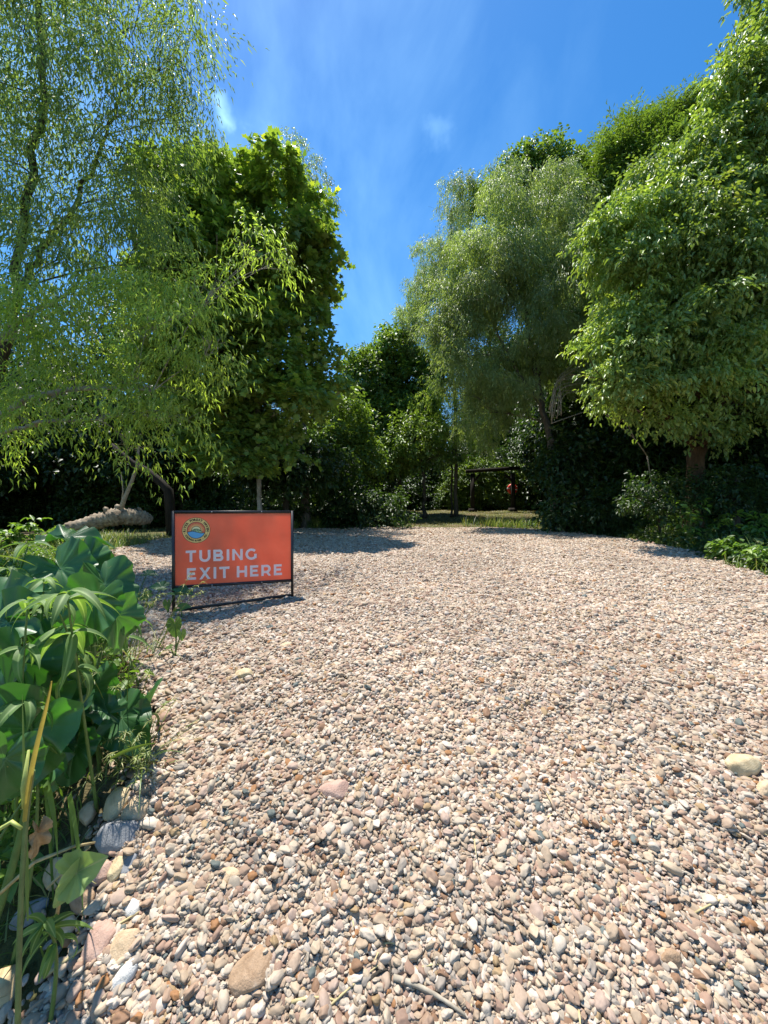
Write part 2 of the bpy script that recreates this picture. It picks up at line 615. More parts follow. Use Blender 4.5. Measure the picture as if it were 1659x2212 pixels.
STY = {  # kind, leaves per twig, length, width, twig size, droop, spread, shell bias
    'willow': ('lanceolate', 26, 0.10, 0.0185, 0.46, 0.85, 0.12),
    'willowfar': ('lanceolate', 24, 0.13, 0.026, 0.60, 1.35, 0.10),
    'syc': ('star', 10, 0.14, 0.14, 0.34, 0.35, 0.13),
    'elder': ('oval', 15, 0.088, 0.046, 0.30, 0.7, 0.11),
    'broad': ('oval', 12, 0.125, 0.075, 0.42, 0.35, 0.13),
    'feather': ('simple', 22, 0.12, 0.035, 0.5, 0.15, 0.07),
    'far': ('simple', 12, 0.22, 0.13, 0.7, 0.35, 0.16),
}
TPL = {}


def templates(st):
    if st not in TPL:
        rng = np.random.default_rng(sum(map(ord, st)))
        TPL[st] = [make_cluster(rng, *STY[st]) for _ in range(9)]
    return TPL[st]


def blob(px, py, d, rx, ry, rd=None):
    s = d * K / F
    return (P(px, py, d), np.array([rx * s, rd if rd else 0.5 * (rx + ry) * s, ry * s]))


def crown(rng, blobs, st, dens, shell=0.5, gaps=0.35, scale=1.0, lobes=0):
    bi, nb = -1, 0
    if lobes:
        extra = []
        for c, r in blobs:
            for _ in range(lobes):
                d = norm(rng.normal(0, 1, 3) + np.array([0, -0.25, 0.3]))
                k = rng.uniform(0.26, 0.44)
                if lobes >= 10:
                    extra.append((c + d * r * rng.uniform(0.8, 1.12), np.array([min(r), min(r), min(r) * 0.62]) * k * 1.1))
                else:
                    extra.append((c + d * r * rng.uniform(0.75, 0.98), np.array([min(r), min(r), min(r) * 0.75]) * k))
        nb = len(blobs)
        blobs = [(c, r * (0.82 if lobes >= 10 else 0.9)) for c, r in blobs] + extra
    bi = -1
    pos, yaw, pit, tone = [], [], [], []
    for c, r in blobs:
        area = 4 * math.pi * ((r[0] * r[1]) ** 1.6 / 3 + (r[0] * r[2]) ** 1.6 / 3 + (r[1] * r[2]) ** 1.6 / 3) ** (1 / 1.6)
        bi += 1
        n = int(area * dens * ((0.55 if bi < nb else 1.35) if lobes >= 10 else 1))
        d = norm(rng.normal(0, 1, (n, 3)))
        lf = lump(rng, 7, 0.15, 3.2)
        rr = (1 - shell * rng.random(n) ** 1.25) * (1 + lf(d))
        keep = lump(rng, 6, 1.0, 5.0)(d) > (-1.25 + gaps)
        keep |= rng.random(n) < 0.35
        keep &= ~((d[:, 2] < -0.55) & (rng.random(n) < 0.4))
        d, rr = d[keep], rr[keep]
        p = c + d * r * rr[:, None]
        pos.append(p)
        yaw.append(np.arctan2(d[:, 1], d[:, 0]) + rng.normal(0, 0.6, len(d)))
        pit.append(np.arcsin(np.clip(d[:, 2], -1, 1)) * 0.45 + rng.normal(0, 0.25, len(d)))
        tone.append(np.clip(0.16 + 0.12 * lump(rng, 5, 1, 4)(d) + rng.normal(0, 0.08, len(d)), 0, 0.36))
    pos = np.concatenate(pos)
    yaw, pit, tone = map(np.concatenate, (yaw, pit, tone))
    if st.startswith('willow'):
        pit = pit * 0.8
    sc = rng.uniform(0.75, 1.25, len(pos)) * scale
    return scatter(rng, templates(st), pos, yaw, pit, sc, tone)


def qbez(a, b, c, n):
    t = np.linspace(0, 1, n)[:, None]
    return (1 - t) ** 2 * a + 2 * t * (1 - t) * b + t * t * c


def wood(rng, mb, trunks, blobs, sub=6, limb=0.4, zig=0.02, fine=0.012):
    """trunks: list of (points, radius at the base, radius at the top)"""
    allp = []
    for pts, r0, r1 in trunks:
        pts = np.asarray(pts, float)
        t = np.linspace(0, 1, 26)
        idx = np.linspace(0, 1, len(pts))
        sp = np.stack([np.interp(t, idx, pts[:, i]) for i in range(3)], 1)
        for _ in range(3):
            sp[1:-1] = (sp[:-2] + 2 * sp[1:-1] + sp[2:]) / 4
        sp[1:-1] += rng.normal(0, zig, (24, 3)) * np.array([1, 1, 0.2])
        rad = r0 + (r1 - r0) * t
        rad[0] *= 1.6
        rad[1] *= 1.22
        mb.tube(sp, rad, 12, wob=0.05)
        allp += [(p, r) for p, r in zip(sp, rad)]
    AP = np.array([p for p, _ in allp])
    AR = np.array([r for _, r in allp])
    for c, r in blobs:
        cost = np.linalg.norm(AP - c, axis=1) + 2.5 * np.maximum(0, AP[:, 2] - c[2] + 0.25 * r[2])
        cost[:4] += 5
        j = int(np.argmin(cost))
        a = AP[j]
        if np.linalg.norm(a - c) > 0.25:
            midp = (a + c) / 2 + np.array([0, 0, 0.12 * np.linalg.norm(c - a)]) + rng.normal(0, 0.08, 3)
            path = qbez(a, midp, c, 9)
            r_ = max(fine, AR[j] * limb)
            mb.tube(path, np.linspace(r_, r_ * 0.5, 9), 7, cap=False)
            st = path
            rb = r_ * 0.5
        else:
            st = AP[max(0, j - 4):j + 1]
            rb = AR[j] * 0.5
        for _ in range(sub):
            s0 = st[rng.integers(len(st) // 2, len(st))]
            d = norm(rng.normal(0, 1, 3))
            d[2] = abs(d[2]) * 0.8 - 0.1
            e = c + d * r * 0.85
            mid = (s0 + e) / 2 + rng.normal(0, 0.12, 3) * np.linalg.norm(e - s0) * 0.6 + np.array([0, 0, 0.08])
            pp = qbez(s0, mid, e, 7)
            r2 = max(fine * 0.7, rb * 0.55)
            mb.tube(pp, np.linspace(r2, fine * 0.3, 7), 5, cap=False)
            for _ in range(2):
                s1 = pp[rng.integers(2, 6)]
                e1 = s1 + norm(e - s0 + rng.normal(0, 0.6, 3)) * np.linalg.norm(e - s0) * 0.5
                mb.tube(qbez(s1, (s1 + e1) / 2 + rng.normal(0, 0.04, 3), e1, 5), np.linspace(r2 * 0.5, fine * 0.25, 5), 4, cap=False)


def tree(name, label, cat, base, trunks, blobs, st, m, bark, dens, seed, group=None, sub=6, gaps=0.35, shell=0.5, scale=1.0, limb=0.4, fine=0.012, lobes=0):
    rng = np.random.default_rng(seed)
    root = empty(name, base, label, cat, group)
    mb = MB()
    wood(rng, mb, trunks, blobs, sub, limb=limb, fine=fine)
    t = mb.build('trunk', bark, root, origin=base)
    V, Fc, Rn = crown(rng, blobs, st, dens, shell, gaps, scale, lobes)
    heavy('crown', V, Fc, Rn, m, root, base)
    return root


def on_ground(p, sink=0.08):
    return np.array([p[0], p[1], float(gz(p[0], p[1])) - sink])

# ================================================================ THE SETTING


def sheet(name, xs, ys, m, lift=0.0, clip=None, label=None):
    X, Y = np.meshgrid(xs, ys)
    Z = gz(X, Y) + lift
    if clip is not None:
        Z = clip(X, Y, Z)
    V = np.stack([X, Y, Z], -1).reshape(-1, 3)
    nx = len(xs)
    f = []
    for j in range(len(ys) - 1):
        a = j * nx
        f += [(a + i, a + i + 1, a + i + 1 + nx, a + i + nx) for i in range(nx - 1)]
    me = bpy.data.meshes.new(name)
    me.from_pydata(V.tolist(), [], f)
    me.materials.append(m)
    me.polygons.foreach_set('use_smooth', [True] * len(f))
    o = bpy.data.objects.new(name, me)
    COL.objects.link(o)
    tag(o, label, kind='structure')
    return o


sheet('ground', np.concatenate([np.linspace(-300, -16, 14), np.linspace(-15, 15, 151), np.linspace(16, 300, 14)]),
      np.concatenate([np.linspace(-12, 0, 20), np.linspace(0.2, 30, 150), np.linspace(31, 400, 40)]), M['ground'])


def edge_l(y):
    return np.interp(y, EDGE_Y, EDGE_L) + (0.05 * np.sin(5 * y) + 0.04 * np.sin(11 * y + 1)) * sstep(1.8, 3, y)


def edge_r(y):
    return np.interp(y, EDGE_Y, EDGE_R) + 0.10 * np.sin(2.1 * y) + 0.05 * np.sin(7 * y)


def gravel_bed():
    ys = np.linspace(-3, 14.1, 172)
    nx = 60
    V, f = [], []
    for y in ys:
        a, b = edge_l(y), edge_r(y)
        x = np.linspace(a, b, nx)
        z = gz(x, np.full(nx, y)) + 0.012
        z[0] -= 0.05
        z[-1] -= 0.05
        V.append(np.stack([x, np.full(nx, y), z], 1))
    V[0][:, 2] -= 0.05
    V[-1][:, 2] -= 0.05
    for j in range(len(ys) - 1):
        a = j * nx
        f += [(a + i, a + i + 1, a + i + 1 + nx, a + i + nx) for i in range(nx - 1)]
    me = bpy.data.meshes.new('gravel_bed')
    me.from_pydata(np.concatenate(V).tolist(), [], f)
    me.materials.append(M['bed'])
    me.polygons.foreach_set('use_smooth', [True] * len(f))
    o = bpy.data.objects.new('gravel_bed', me)
    COL.objects.link(o)
    tag(o, kind='structure')


gravel_bed()

# ---- loose pebbles: one uncountable mass, instanced on points
ROCK_HOLES = []


def pebble_points():
    r = np.random.default_rng(77)
    out = []
    # (y from, y to, spacing, size, z jitter, layers)
    for y0, y1, sp, size, zj, layers in ((0.55, 1.9, 0.0112, 0.0078, 0.006, 2), (1.9, 3.4, 0.0118, 0.0078, 0.005, 2), (3.4, 6.0, 0.0138, 0.0083, 0.005, 1),
                                         (6.0, 9.5, 0.0185, 0.0110, 0.004, 1), (9.5, 14.1, 0.026, 0.0150, 0.004, 1)):
        for L in range(layers):
            xr = max(1.6, 1.12 * y1) + 0.35
            xs = np.arange(-xr, min(xr, 5.9), sp)
            ys = np.arange(y0, y1, sp)
            X, Y = np.meshgrid(xs, ys)
            X = (X + r.uniform(-0.5, 0.5, X.shape) * sp).ravel()
            Y = (Y + r.uniform(-0.5, 0.5, Y.shape) * sp).ravel()
            fray = r.exponential(0.05, len(X))
            k = (X > edge_l(Y) - fray) & (X < edge_r(Y) + fray) & (np.abs(X) < 1.12 * Y + 0.7)
            X, Y = X[k], Y[k]
            S = size * np.exp(r.normal(0, 0.36, len(X)))
            big = r.random(len(X))
            S = np.where(big > 0.985, S * 1.9, S)
            S = np.clip(S, size * 0.4, size * 2.8)
            nr = 1 + 0.08 * (1 - sstep(0.9, 1.8, Y)) + 0.22 * (1 - sstep(0.0, 0.5, X - edge_l(Y)))
            S = S * nr
            Z = gz(X, Y) + 0.012 + r.uniform(-0.4, 1.0, len(X)) * zj + (0.006 * L) + S * 0.15
            Z += 0.006 * np.sin(23 * X + 3 * np.sin(17 * Y)) + 0.005 * np.sin(31 * Y + 2 * np.sin(13 * X))
            rot = np.stack([r.normal(0, 0.42, len(X)), r.normal(0, 0.42, len(X)), r.uniform(0, 6.28, len(X))], 1)
            stand = r.random(len(X)) < 0.13
            rot[stand, 0] += 1.1
            scl = np.stack([S * r.uniform(1.0, 1.5, len(X)), S * r.uniform(0.75, 1.05, len(X)), S * r.uniform(0.42, 0.8, len(X))], 1)
            out.append((np.stack([X, Y, Z], 1), rot, scl, r.integers(0, 12, len(X))))
    pos = np.concatenate([o[0] for o in out])
    rot = np.concatenate([o[1] for o in out])
    scl = np.concatenate([o[2] for o in out])
    ids = np.concatenate([o[3] for o in out])
    keep = np.ones(len(pos), bool)
    for (hx, hy, hr) in ROCK_HOLES:
        keep &= (pos[:, 0] - hx) ** 2 + (pos[:, 1] - hy) ** 2 > hr ** 2
    return pos[keep], rot[keep], scl[keep], ids[keep]


def gravel():
    pos, rot, scl, ids = pebble_points()
    print('pebbles', len(pos))
    me = bpy.data.meshes.new('gravel')
    me.vertices.add(len(pos))
    me.vertices.foreach_set('co', pos.astype(np.float32).ravel())
    for nm, arr in (('rot', rot), ('scl', scl)):
        a = me.attributes.new(nm, 'FLOAT_VECTOR', 'POINT')
        a.data.foreach_set('vector', arr.astype(np.float32).ravel())
    a = me.attributes.new('pid', 'INT', 'POINT')
    a.data.foreach_set('value', ids.astype(np.int32))
    me.materials.append(M['pebble'])
    o = bpy.data.objects.new('gravel', me)
    COL.objects.link(o)
    tag(o, 'pale cream, tan and rust river pebbles spread over the whole sloping pad', 'gravel', kind='stuff')
    ng = bpy.data.node_groups.new('pebble_scatter', 'GeometryNodeTree')
    ng.interface.new_socket('Geometry', in_out='INPUT', socket_type='NodeSocketGeometry')
    ng.interface.new_socket('Geometry', in_out='OUTPUT', socket_type='NodeSocketGeometry')
    L = ng.links.new
    gi = ng.nodes.new('NodeGroupInput')
    go = ng.nodes.new('NodeGroupOutput')
    g2i = ng.nodes.new('GeometryNodeGeometryToInstance')
    rr = random.Random(3)
    for k in range(12):
        ico = ng.nodes.new('GeometryNodeMeshIcoSphere')
        ico.inputs['Radius'].default_value = 1.0
        ico.inputs['Subdivisions'].default_value = 4 if k < 6 else 3
        sp = ng.nodes.new('GeometryNodeSetPosition')
        no = ng.nodes.new('ShaderNodeTexNoise')
        no.noise_dimensions = '4D'
        no.inputs['W'].default_value = k * 3.7 + 1
        no.inputs['Scale'].default_value = 0.75 if k < 7 else 1.25
        no.inputs['Detail'].default_value = 1.5
        ps = ng.nodes.new('GeometryNodeInputPosition')
        L(ps.outputs[0], no.inputs['Vector'])
        sub = ng.nodes.new('ShaderNodeVectorMath')
        sub.operation = 'SUBTRACT'
        sub.inputs[1].default_value = (0.5, 0.5, 0.5)
        L(no.outputs['Color'], sub.inputs[0])
        sc = ng.nodes.new('ShaderNodeVectorMath')
        sc.operation = 'SCALE'
        sc.inputs['Scale'].default_value = 0.95 if k < 7 else 1.25
        L(sub.outputs[0], sc.inputs[0])
        L(ico.outputs['Mesh'], sp.inputs['Geometry'])
        L(sc.outputs[0], sp.inputs['Offset'])
        sm = ng.nodes.new('GeometryNodeSetShadeSmooth')
        L(sp.outputs[0], sm.inputs['Geometry'])
        mt = ng.nodes.new('GeometryNodeSetMaterial')
        mt.inputs['Material'].default_value = M['pebble']
        L(sm.outputs[0], mt.inputs['Geometry'])
        L(mt.outputs[0], g2i.inputs[0])
    ip = ng.nodes.new('GeometryNodeInstanceOnPoints')
    ip.inputs['Pick Instance'].default_value = True
    L(gi.outputs[0], ip.inputs['Points'])
    L(g2i.outputs[0], ip.inputs['Instance'])

    def attr(nm, typ):
        n = ng.nodes.new('GeometryNodeInputNamedAttribute')
        n.data_type = typ
        n.inputs['Name'].default_value = nm
        return n.outputs['Attribute']
    L(attr('pid', 'INT'), ip.inputs['Instance Index'])
    e2r = ng.nodes.new('FunctionNodeEulerToRotation')
    L(attr('rot', 'FLOAT_VECTOR'), e2r.inputs[0])
    L(e2r.outputs[0], ip.inputs['Rotation'])
    L(attr('scl', 'FLOAT_VECTOR'), ip.inputs['Scale'])
    L(ip.outputs[0], go.inputs[0])
    md = o.modifiers.new('scatter', 'NODES')
    md.node_group = ng


# ---------------------------------------------------------------- rocks
def rock(px, py, wpx, hpx, m, label, name='rock', cat='rock', flat=0.6, sink=0.35, seed=0, yaw=None, ang=0.35, clear=0.8, group=None, dlift=0.0):
    """a stone seen at (px,py), wpx wide and hpx high in the photograph"""
    p, d = hit(px, py, dlift)
    s = d * K / F
    r = np.random.default_rng(seed + int(px * 7 + py))
    rx = wpx * s / 2 * 1.08
    # the ground is seen at an angle: image height = depth foreshortened + height
    slope = (float(gz(p[0], p[1] + 0.1)) - float(gz(p[0], p[1] - 0.1))) / 0.2
    e = math.atan2(CAM[2] - p[2], p[1]) + math.atan(slope)
    rz = rx * flat
    ry = max(0.5 * rx, min(1.9 * rx, (hpx * s / 2 * math.cos(e - math.atan(slope)) - 0.5 * rz * math.cos(e)) / max(0.35, math.sin(e))))
    import bmesh
    bm = bmesh.new()
    bmesh.ops.create_icosphere(bm, subdivisions=4, radius=1)
    V = np.array([v.co[:] for v in bm.verts])
    fc = [tuple(v.index for v in f.verts) for f in bm.faces]
    bm.free()
    dd = norm(V)
    V = dd * (1 + lump(r, 6, 0.10, 1.6)(dd) + lump(r, 8, 0.035, 4.5)(dd) + lump(r, 10, 0.012, 11)(dd))[:, None]
    for _ in range(9):      # broken faces
        n = norm(r.normal(0, 1, 3))
        h = r.uniform(1 - ang, 1.0)
        t = V @ n - h
        V = np.where((t > 0)[:, None], V - n * (t * 0.9)[:, None], V)
    V = V * np.array([rx, ry, rz])
    a = r.uniform(-0.5, 0.5) if yaw is None else yaw
    c_, s_ = math.cos(a), math.sin(a)
    V = V @ np.array([[c_, s_, 0], [-s_, c_, 0], [0, 0, 1]])
    g = float(gz(p[0], p[1]))
    slope = (float(gz(p[0], p[1] + 0.1)) - float(gz(p[0], p[1] - 0.1))) / 0.2
    V[:, 2] += V[:, 1] * slope
    org = np.array([p[0], p[1], g + 0.014 + dlift + rz * (1 - 2 * sink)])
    mb = MB()
    mb.add(V, fc)
    o = mb.build(name, m)
    o.location = org
    tag(o, label, cat, group)
    ROCK_HOLES.append((p[0], p[1], min(rx, ry) * clear))
    return o


RM = {
    'brown': rock_mat('brown_rock', (0.22, 0.135, 0.075), (0.38, 0.26, 0.165), (0.5, 0.4, 0.3), 11),
    'pink': rock_mat('pinkish_rock', (0.33, 0.2, 0.15), (0.46, 0.31, 0.24), (0.55, 0.42, 0.35), 12),
    'yellow': rock_mat('yellow_limestone', (0.36, 0.27, 0.15), (0.55, 0.44, 0.27), (0.64, 0.55, 0.39), 14),
    'tan': rock_mat('tan_rock', (0.36, 0.25, 0.15), (0.56, 0.42, 0.27), (0.63, 0.53, 0.39), 12),
    'grey': rock_mat('dark_grey_rock', (0.16, 0.17, 0.19), (0.28, 0.28, 0.28), (0.5, 0.48, 0.42), 10),
    'white': rock_mat('white_rock', (0.5, 0.46, 0.4), (0.68, 0.65, 0.6), None, 14),
}
rock(547, 2112, 104, 100, RM['brown'], 'large flat brown stone half buried in the pebbles at the bottom of the photo', flat=0.3, sink=0.3, clear=0.75, yaw=0.3)
rock(722, 1717, 62, 44, RM['pink'], 'flat reddish-pink stone lying among pebbles in the middle of the slope', flat=0.35, sink=0.3, clear=0.8)
rock(1606, 1673, 68, 44, RM['yellow'], 'large rounded yellow limestone on the gravel near the right edge of the photo', flat=0.6, sink=0.25, clear=0.8, yaw=0.1, ang=0.2)
rock(1654, 1722, 50, 36, RM['tan'], 'tan stone cut by the right edge of the photo, just below the yellow limestone', flat=0.6, sink=0.3)
rock(528, 1468, 40, 27, RM['yellow'], 'jagged pale yellow stone on the gravel below the sign', flat=0.5, sink=0.25)
rock(620, 1401, 32, 14, RM['tan'], 'small flat cream stone on the gravel just below and right of the sign', flat=0.35, sink=0.3)
rock(497, 1903, 44, 40, RM['tan'], 'cream-tan stone among the pebbles up the slope from the big brown stone', flat=0.4, sink=0.35)
rock(1065, 1635, 26, 26, RM['tan'], 'small blocky tan stone in the centre of the gravel slope', flat=0.5)
rock(1452, 2087, 42, 30, RM['brown'], 'rounded brown stone among pebbles toward the lower right', name='stone', flat=0.6, sink=0.3, ang=0.1)
rock(253, 1748, 44, 76, RM['yellow'], 'tall yellow edging rock beside the elephant ears, left one of a touching pair', flat=0.9, sink=0.3, group='edging rocks along the plants')
rock(291, 1764, 44, 56, RM['tan'], 'orange-tan edging rock right of the tall yellow rock', flat=0.8, sink=0.3, group='edging rocks along the plants')
rock(258, 1824, 84, 62, RM['grey'], 'dark grey edging rock with leaf shadows over it', flat=0.6, sink=0.25, group='edging rocks along the plants')
rock(190, 1770, 34, 52, RM['tan'], 'shaded tan rock among the leaves left of the yellow edging rock', flat=0.8, sink=0.3, group='edging rocks along the plants')
rock(252, 1893, 32, 52, RM['yellow'], 'narrow yellowish edging rock below the dark grey rock', flat=0.9, sink=0.3, group='edging rocks along the plants')
rock(282, 1880, 30, 58, RM['grey'], 'upright grey stone right of the narrow yellowish edging rock', flat=0.9, sink=0.3, group='edging rocks along the plants')
rock(217, 1903, 42, 46, RM['pink'], 'reddish-brown rock just right of the wilted leaf', flat=0.7, sink=0.3, group='edging rocks along the plants')
rock(178, 1960, 62, 40, RM['brown'], 'brown rock in shade under the wilted leaf tip', flat=0.6, sink=0.3, group='edging rocks along the plants')
rock(120, 1905, 60, 60, RM['tan'], 'shaded tan rock left of the wilted leaf behind the stems', flat=0.7, sink=0.3, group='edging rocks along the plants')
rock(141, 2012, 46, 42, RM['tan'], 'cream-topped rock at the lower left beside the low weed', flat=0.6, sink=0.3, group='edging rocks along the plants')
rock(214, 2050, 54, 96, RM['pink'], 'long smooth pinkish rock, left one of the leaning pair at the lower left', flat=0.5, sink=0.25, ang=0.12, yaw=0.35, group='edging rocks along the plants')
rock(266, 2064, 58, 84, RM['tan'], 'rough tan rock, right one of the leaning pair at the lower left', flat=0.5, sink=0.25, yaw=0.5, group='edging rocks along the plants')
rock(272, 2126, 52, 50, RM['white'], 'oblong pale grey stone below the rough tan rock', flat=0.6, sink=0.3, yaw=0.7, ang=0.15, group='edging rocks along the plants')
rock(286, 1976, 34, 44, RM['white'], 'angular white stone above the rough tan rock', flat=0.6, sink=0.3, group='edging rocks along the plants')
rock(62, 1990, 60, 50, RM['grey'], 'dark shaded rock behind the yellow reed stalk', flat=0.6, sink=0.3, group='edging rocks along the plants')

gravel()

# ================================================================ TREES


def base(px, d, sink=0.06):
    x = (px * K - 384) / F * d
    return np.array([x, d, float(gz(x, d)) - sink])


# near tall willow
b = base(-60, 5.9)
tree('willow_tree', 'tall airy willow with fine drooping leaves filling the upper left corner', 'tree', b,
     [([b, P(-35, 950, 5.8), P(12, 780, 5.6), P(32, 660, 5.6), P(45, 520, 5.55), P(72, 340, 5.5), P(100, 180, 5.5), P(82, 20, 5.5), P(70, -150, 5.5)], 0.075, 0.03),
      ([P(30, 660, 5.6), P(80, 560, 5.6), P(150, 470, 5.7), P(215, 340, 5.8), P(260, 200, 5.8)], 0.05, 0.015)],
     [blob(50, 70, 5.5, 190, 190, 0.9), blob(280, 60, 5.4, 140, 150, 0.8), blob(395, 130, 5.6, 62, 150, 0.5), blob(220, 270, 5.2, 150, 120, .8),
      blob(40, 360, 5.6, 150, 150, .9), blob(245, 430, 5.4, 90, 100, .7), blob(130, 560, 5.2, 170, 110, .8), blob(305, 570, 5.1, 95, 75, .6),
      blob(100, -180, 5.5, 260, 160, 1.2), blob(-160, 150, 5.6, 170, 330, 1.2), blob(395, 240, 5.6, 45, 70, .4)],
     'willow', M['willow'], M['bark_dark'], 16, 101, lobes=10, sub=7, gaps=0.8, shell=0.85, limb=0.3, fine=0.008)
# low spreading willow in front of it
b = base(-130, 4.9)
tree('willow_tree', 'low willow with bright green branches sweeping in from the left edge above the log', 'tree', b,
     [([b, P(-90, 1000, 4.9), P(0, 895, 4.85), P(70, 855, 4.8), P(200, 835, 4.8), P(330, 845, 4.8)], 0.075, 0.012),
      ([P(-90, 1000, 4.9), P(-60, 800, 4.9), P(40, 690, 4.9), P(140, 640, 4.9)], 0.06, 0.015),
      ([P(-40, 945, 4.8), P(100, 910, 4.6), P(220, 905, 4.6)], 0.03, 0.008)],
     [blob(90, 720, 4.9, 170, 90, .7), blob(320, 700, 4.8, 130, 90, .6), blob(450, 640, 5.0, 60, 75, .4), blob(120, 850, 4.7, 130, 60, .6),
      blob(340, 830, 4.8, 110, 70, .5), blob(60, 905, 4.6, 110, 32, .4), blob(240, 900, 4.6, 100, 45, .4), blob(360, 915, 4.7, 60, 45, .4),
      blob(-150, 800, 4.9, 140, 130, .8), blob(560, 545, 5.3, 45, 50, .4), blob(275, 975, 4.9, 28, 40, .25), blob(470, 760, 5.0, 45, 60, .3)],
     'willow', M['willow_low'], M['bark_pale'], 16, 102, lobes=10, sub=7, gaps=0.8, shell=0.8, limb=0.35, fine=0.007)
# sycamore
b = base(562, 10.1)
tree('sycamore_tree', 'sycamore with star-shaped leaves and a slender pale trunk behind the sign', 'tree', b,
     [([b, P(560, 950, 10.1), P(548, 800, 10.1), P(540, 650, 10.1), P(545, 450, 10.1), P(540, 360, 10.1)], 0.062, 0.02),
      ([P(556, 860, 10.1), P(520, 820, 10.1), P(490, 795, 10.1)], 0.03, 0.012)],
     [blob(440, 445, 10.1, 100, 100), blob(590, 500, 10.1, 105, 100), blob(490, 600, 10.1, 140, 110), blob(630, 620, 10.1, 78, 110), blob(590, 760, 10.1, 130, 95),
      blob(460, 760, 10.1, 120, 120), blob(625, 880, 10.1, 105, 80), blob(480, 900, 10.1, 110, 90), blob(420, 620, 10.1, 90, 120), blob(530, 980, 10.1, 120, 55), blob(695, 800, 10.1, 45, 60, .4),
      blob(400, 385, 10.1, 45, 40, .5), blob(490, 400, 10.1, 40, 30, .4), blob(680, 570, 10.1, 50, 70, .5)],
     'syc', M['syc'], M['bark_pale'], 25, 103, gaps=0.55, shell=0.5, lobes=10)
b = base(660, 14)
tree('willow_tree', 'hazy grey-green willow rising behind the top of the sycamore', 'tree', b,
     [([b, P(655, 900, 14), P(650, 600, 14), P(640, 380, 14)], 0.16, 0.03)],
     [blob(625, 375, 14, 75, 60), blob(680, 440, 14, 50, 90), blob(600, 560, 14, 90, 110), blob(660, 600, 14, 45, 110), blob(570, 360, 14, 40, 30)],
     'willowfar', M['willow_grey'], M['bark_grey'], 13, 104, gaps=0.3, shell=0.7, lobes=3)
# centre
b = base(860, 21)
tree('broadleaf_tree', 'bright green round-topped tree at the far end of the clearing, left of centre gap', 'tree', b,
     [([b, P(865, 950, 21), P(860, 760, 21)], 0.14, 0.04)],
     [blob(852, 765, 21, 48, 58), blob(800, 830, 21, 62, 75), blob(890, 850, 21, 60, 80), blob(850, 930, 20.5, 90, 80), blob(768, 900, 21, 50, 90)],
     'broad', M['mid'], M['bark_dark'], 26, 105, gaps=0.45, scale=1.5, lobes=4)
b = base(735, 16)
tree('broadleaf_tree', 'sunlit mid-height tree directly right of the sycamore', 'tree', b,
     [([b, P(738, 980, 16), P(730, 850, 16)], 0.10, 0.03)],
     [blob(735, 905, 16, 60, 60), blob(715, 985, 15.5, 55, 60), blob(770, 990, 16, 60, 60), blob(690, 1040, 15, 45, 30)],
     'broad', M['mid'], M['bark_grey'], 24, 106, gaps=0.5, scale=1.1, lobes=4)
b = base(975, 19)
tree('willow_tree', 'small pale willow in front of the swing-like frame, below the big willow', 'tree', b,
     [([b, P(976, 1000, 19), P(985, 900, 19), P(990, 800, 19)], 0.05, 0.02)],
     [blob(960, 850, 18, 60, 80), blob(1020, 930, 18, 70, 60), blob(930, 930, 18, 45, 40), blob(1070, 870, 18, 36, 60)],
     'willowfar', M['willow_low'], M['bark_dark'], 9, 107, gaps=0.4, shell=0.7)
b = base(916, 18)
tree('broadleaf_tree', 'thin dark-trunked tree left of the small pale willow', 'tree', b,
     [([b, P(916, 1030, 18), P(905, 960, 18), P(920, 880, 18)], 0.09, 0.03)],
     [blob(900, 950, 18, 60, 50), blob(935, 985, 17.8, 45, 25, .5), blob(860, 990, 18, 45, 35)],
     'broad', M['mid'], M['bark_dark'], 20, 108, gaps=0.5, scale=1.1)
# right willows
b = base(985, 19.5)
tree('willow_tree', 'pale blue-green willow standing against the sky at the left of the right-hand trees', 'tree', b,
     [([b, P(985, 900, 19.5), P(970, 650, 19.5), P(975, 450, 19.5)], 0.09, 0.03)],
     [blob(985, 470, 19.5, 62, 66), blob(940, 560, 19.5, 50, 70), blob(910, 650, 19.5, 45, 60), blob(1010, 600, 19.5, 70, 100), blob(940, 740, 19.5, 60, 60), blob(1010, 760, 19.5, 70, 80), blob(890, 690, 19.5, 25, 40, .7)],
     'willowfar', M['willow_grey'], M['bark_grey'], 11, 109, gaps=0.5, shell=0.7, scale=1.1, lobes=10)
b = base(1200, 13.5)
tree('willow_tree', 'large domed olive-grey willow in the middle of the right-hand trees', 'tree', b,
     [([b, P(1190, 950, 13.5), P(1165, 850, 13.4), P(1140, 720, 13.3), P(1130, 560, 13.3), P(1140, 420, 13.3)], 0.13, 0.04),
      ([P(1192, 960, 13.5), P(1170, 880, 13.2), P(1110, 790, 13), P(1060, 690, 13)], 0.08, 0.03)],
     [blob(1140, 420, 13.3, 78, 80), blob(1080, 520, 13.2, 95, 95), blob(1180, 560, 13.3, 90, 120), blob(1040, 640, 13.2, 90, 100), blob(1130, 690, 13, 110, 110),
      blob(1225, 730, 13.2, 80, 85), blob(1245, 620, 13.5, 60, 90), blob(960, 700, 13.8, 60, 90), blob(1010, 770, 13.2, 65, 80), blob(1080, 820, 13.2, 60, 60), blob(1180, 800, 13.2, 60, 40), blob(1040, 890, 13.3, 50, 70), blob(1100, 600, 12.6, 70, 70)],
     'willowfar', M['willow_grey'], M['bark_grey'], 16, 110, gaps=0.6, shell=0.5, lobes=11)
b = base(1270, 18)
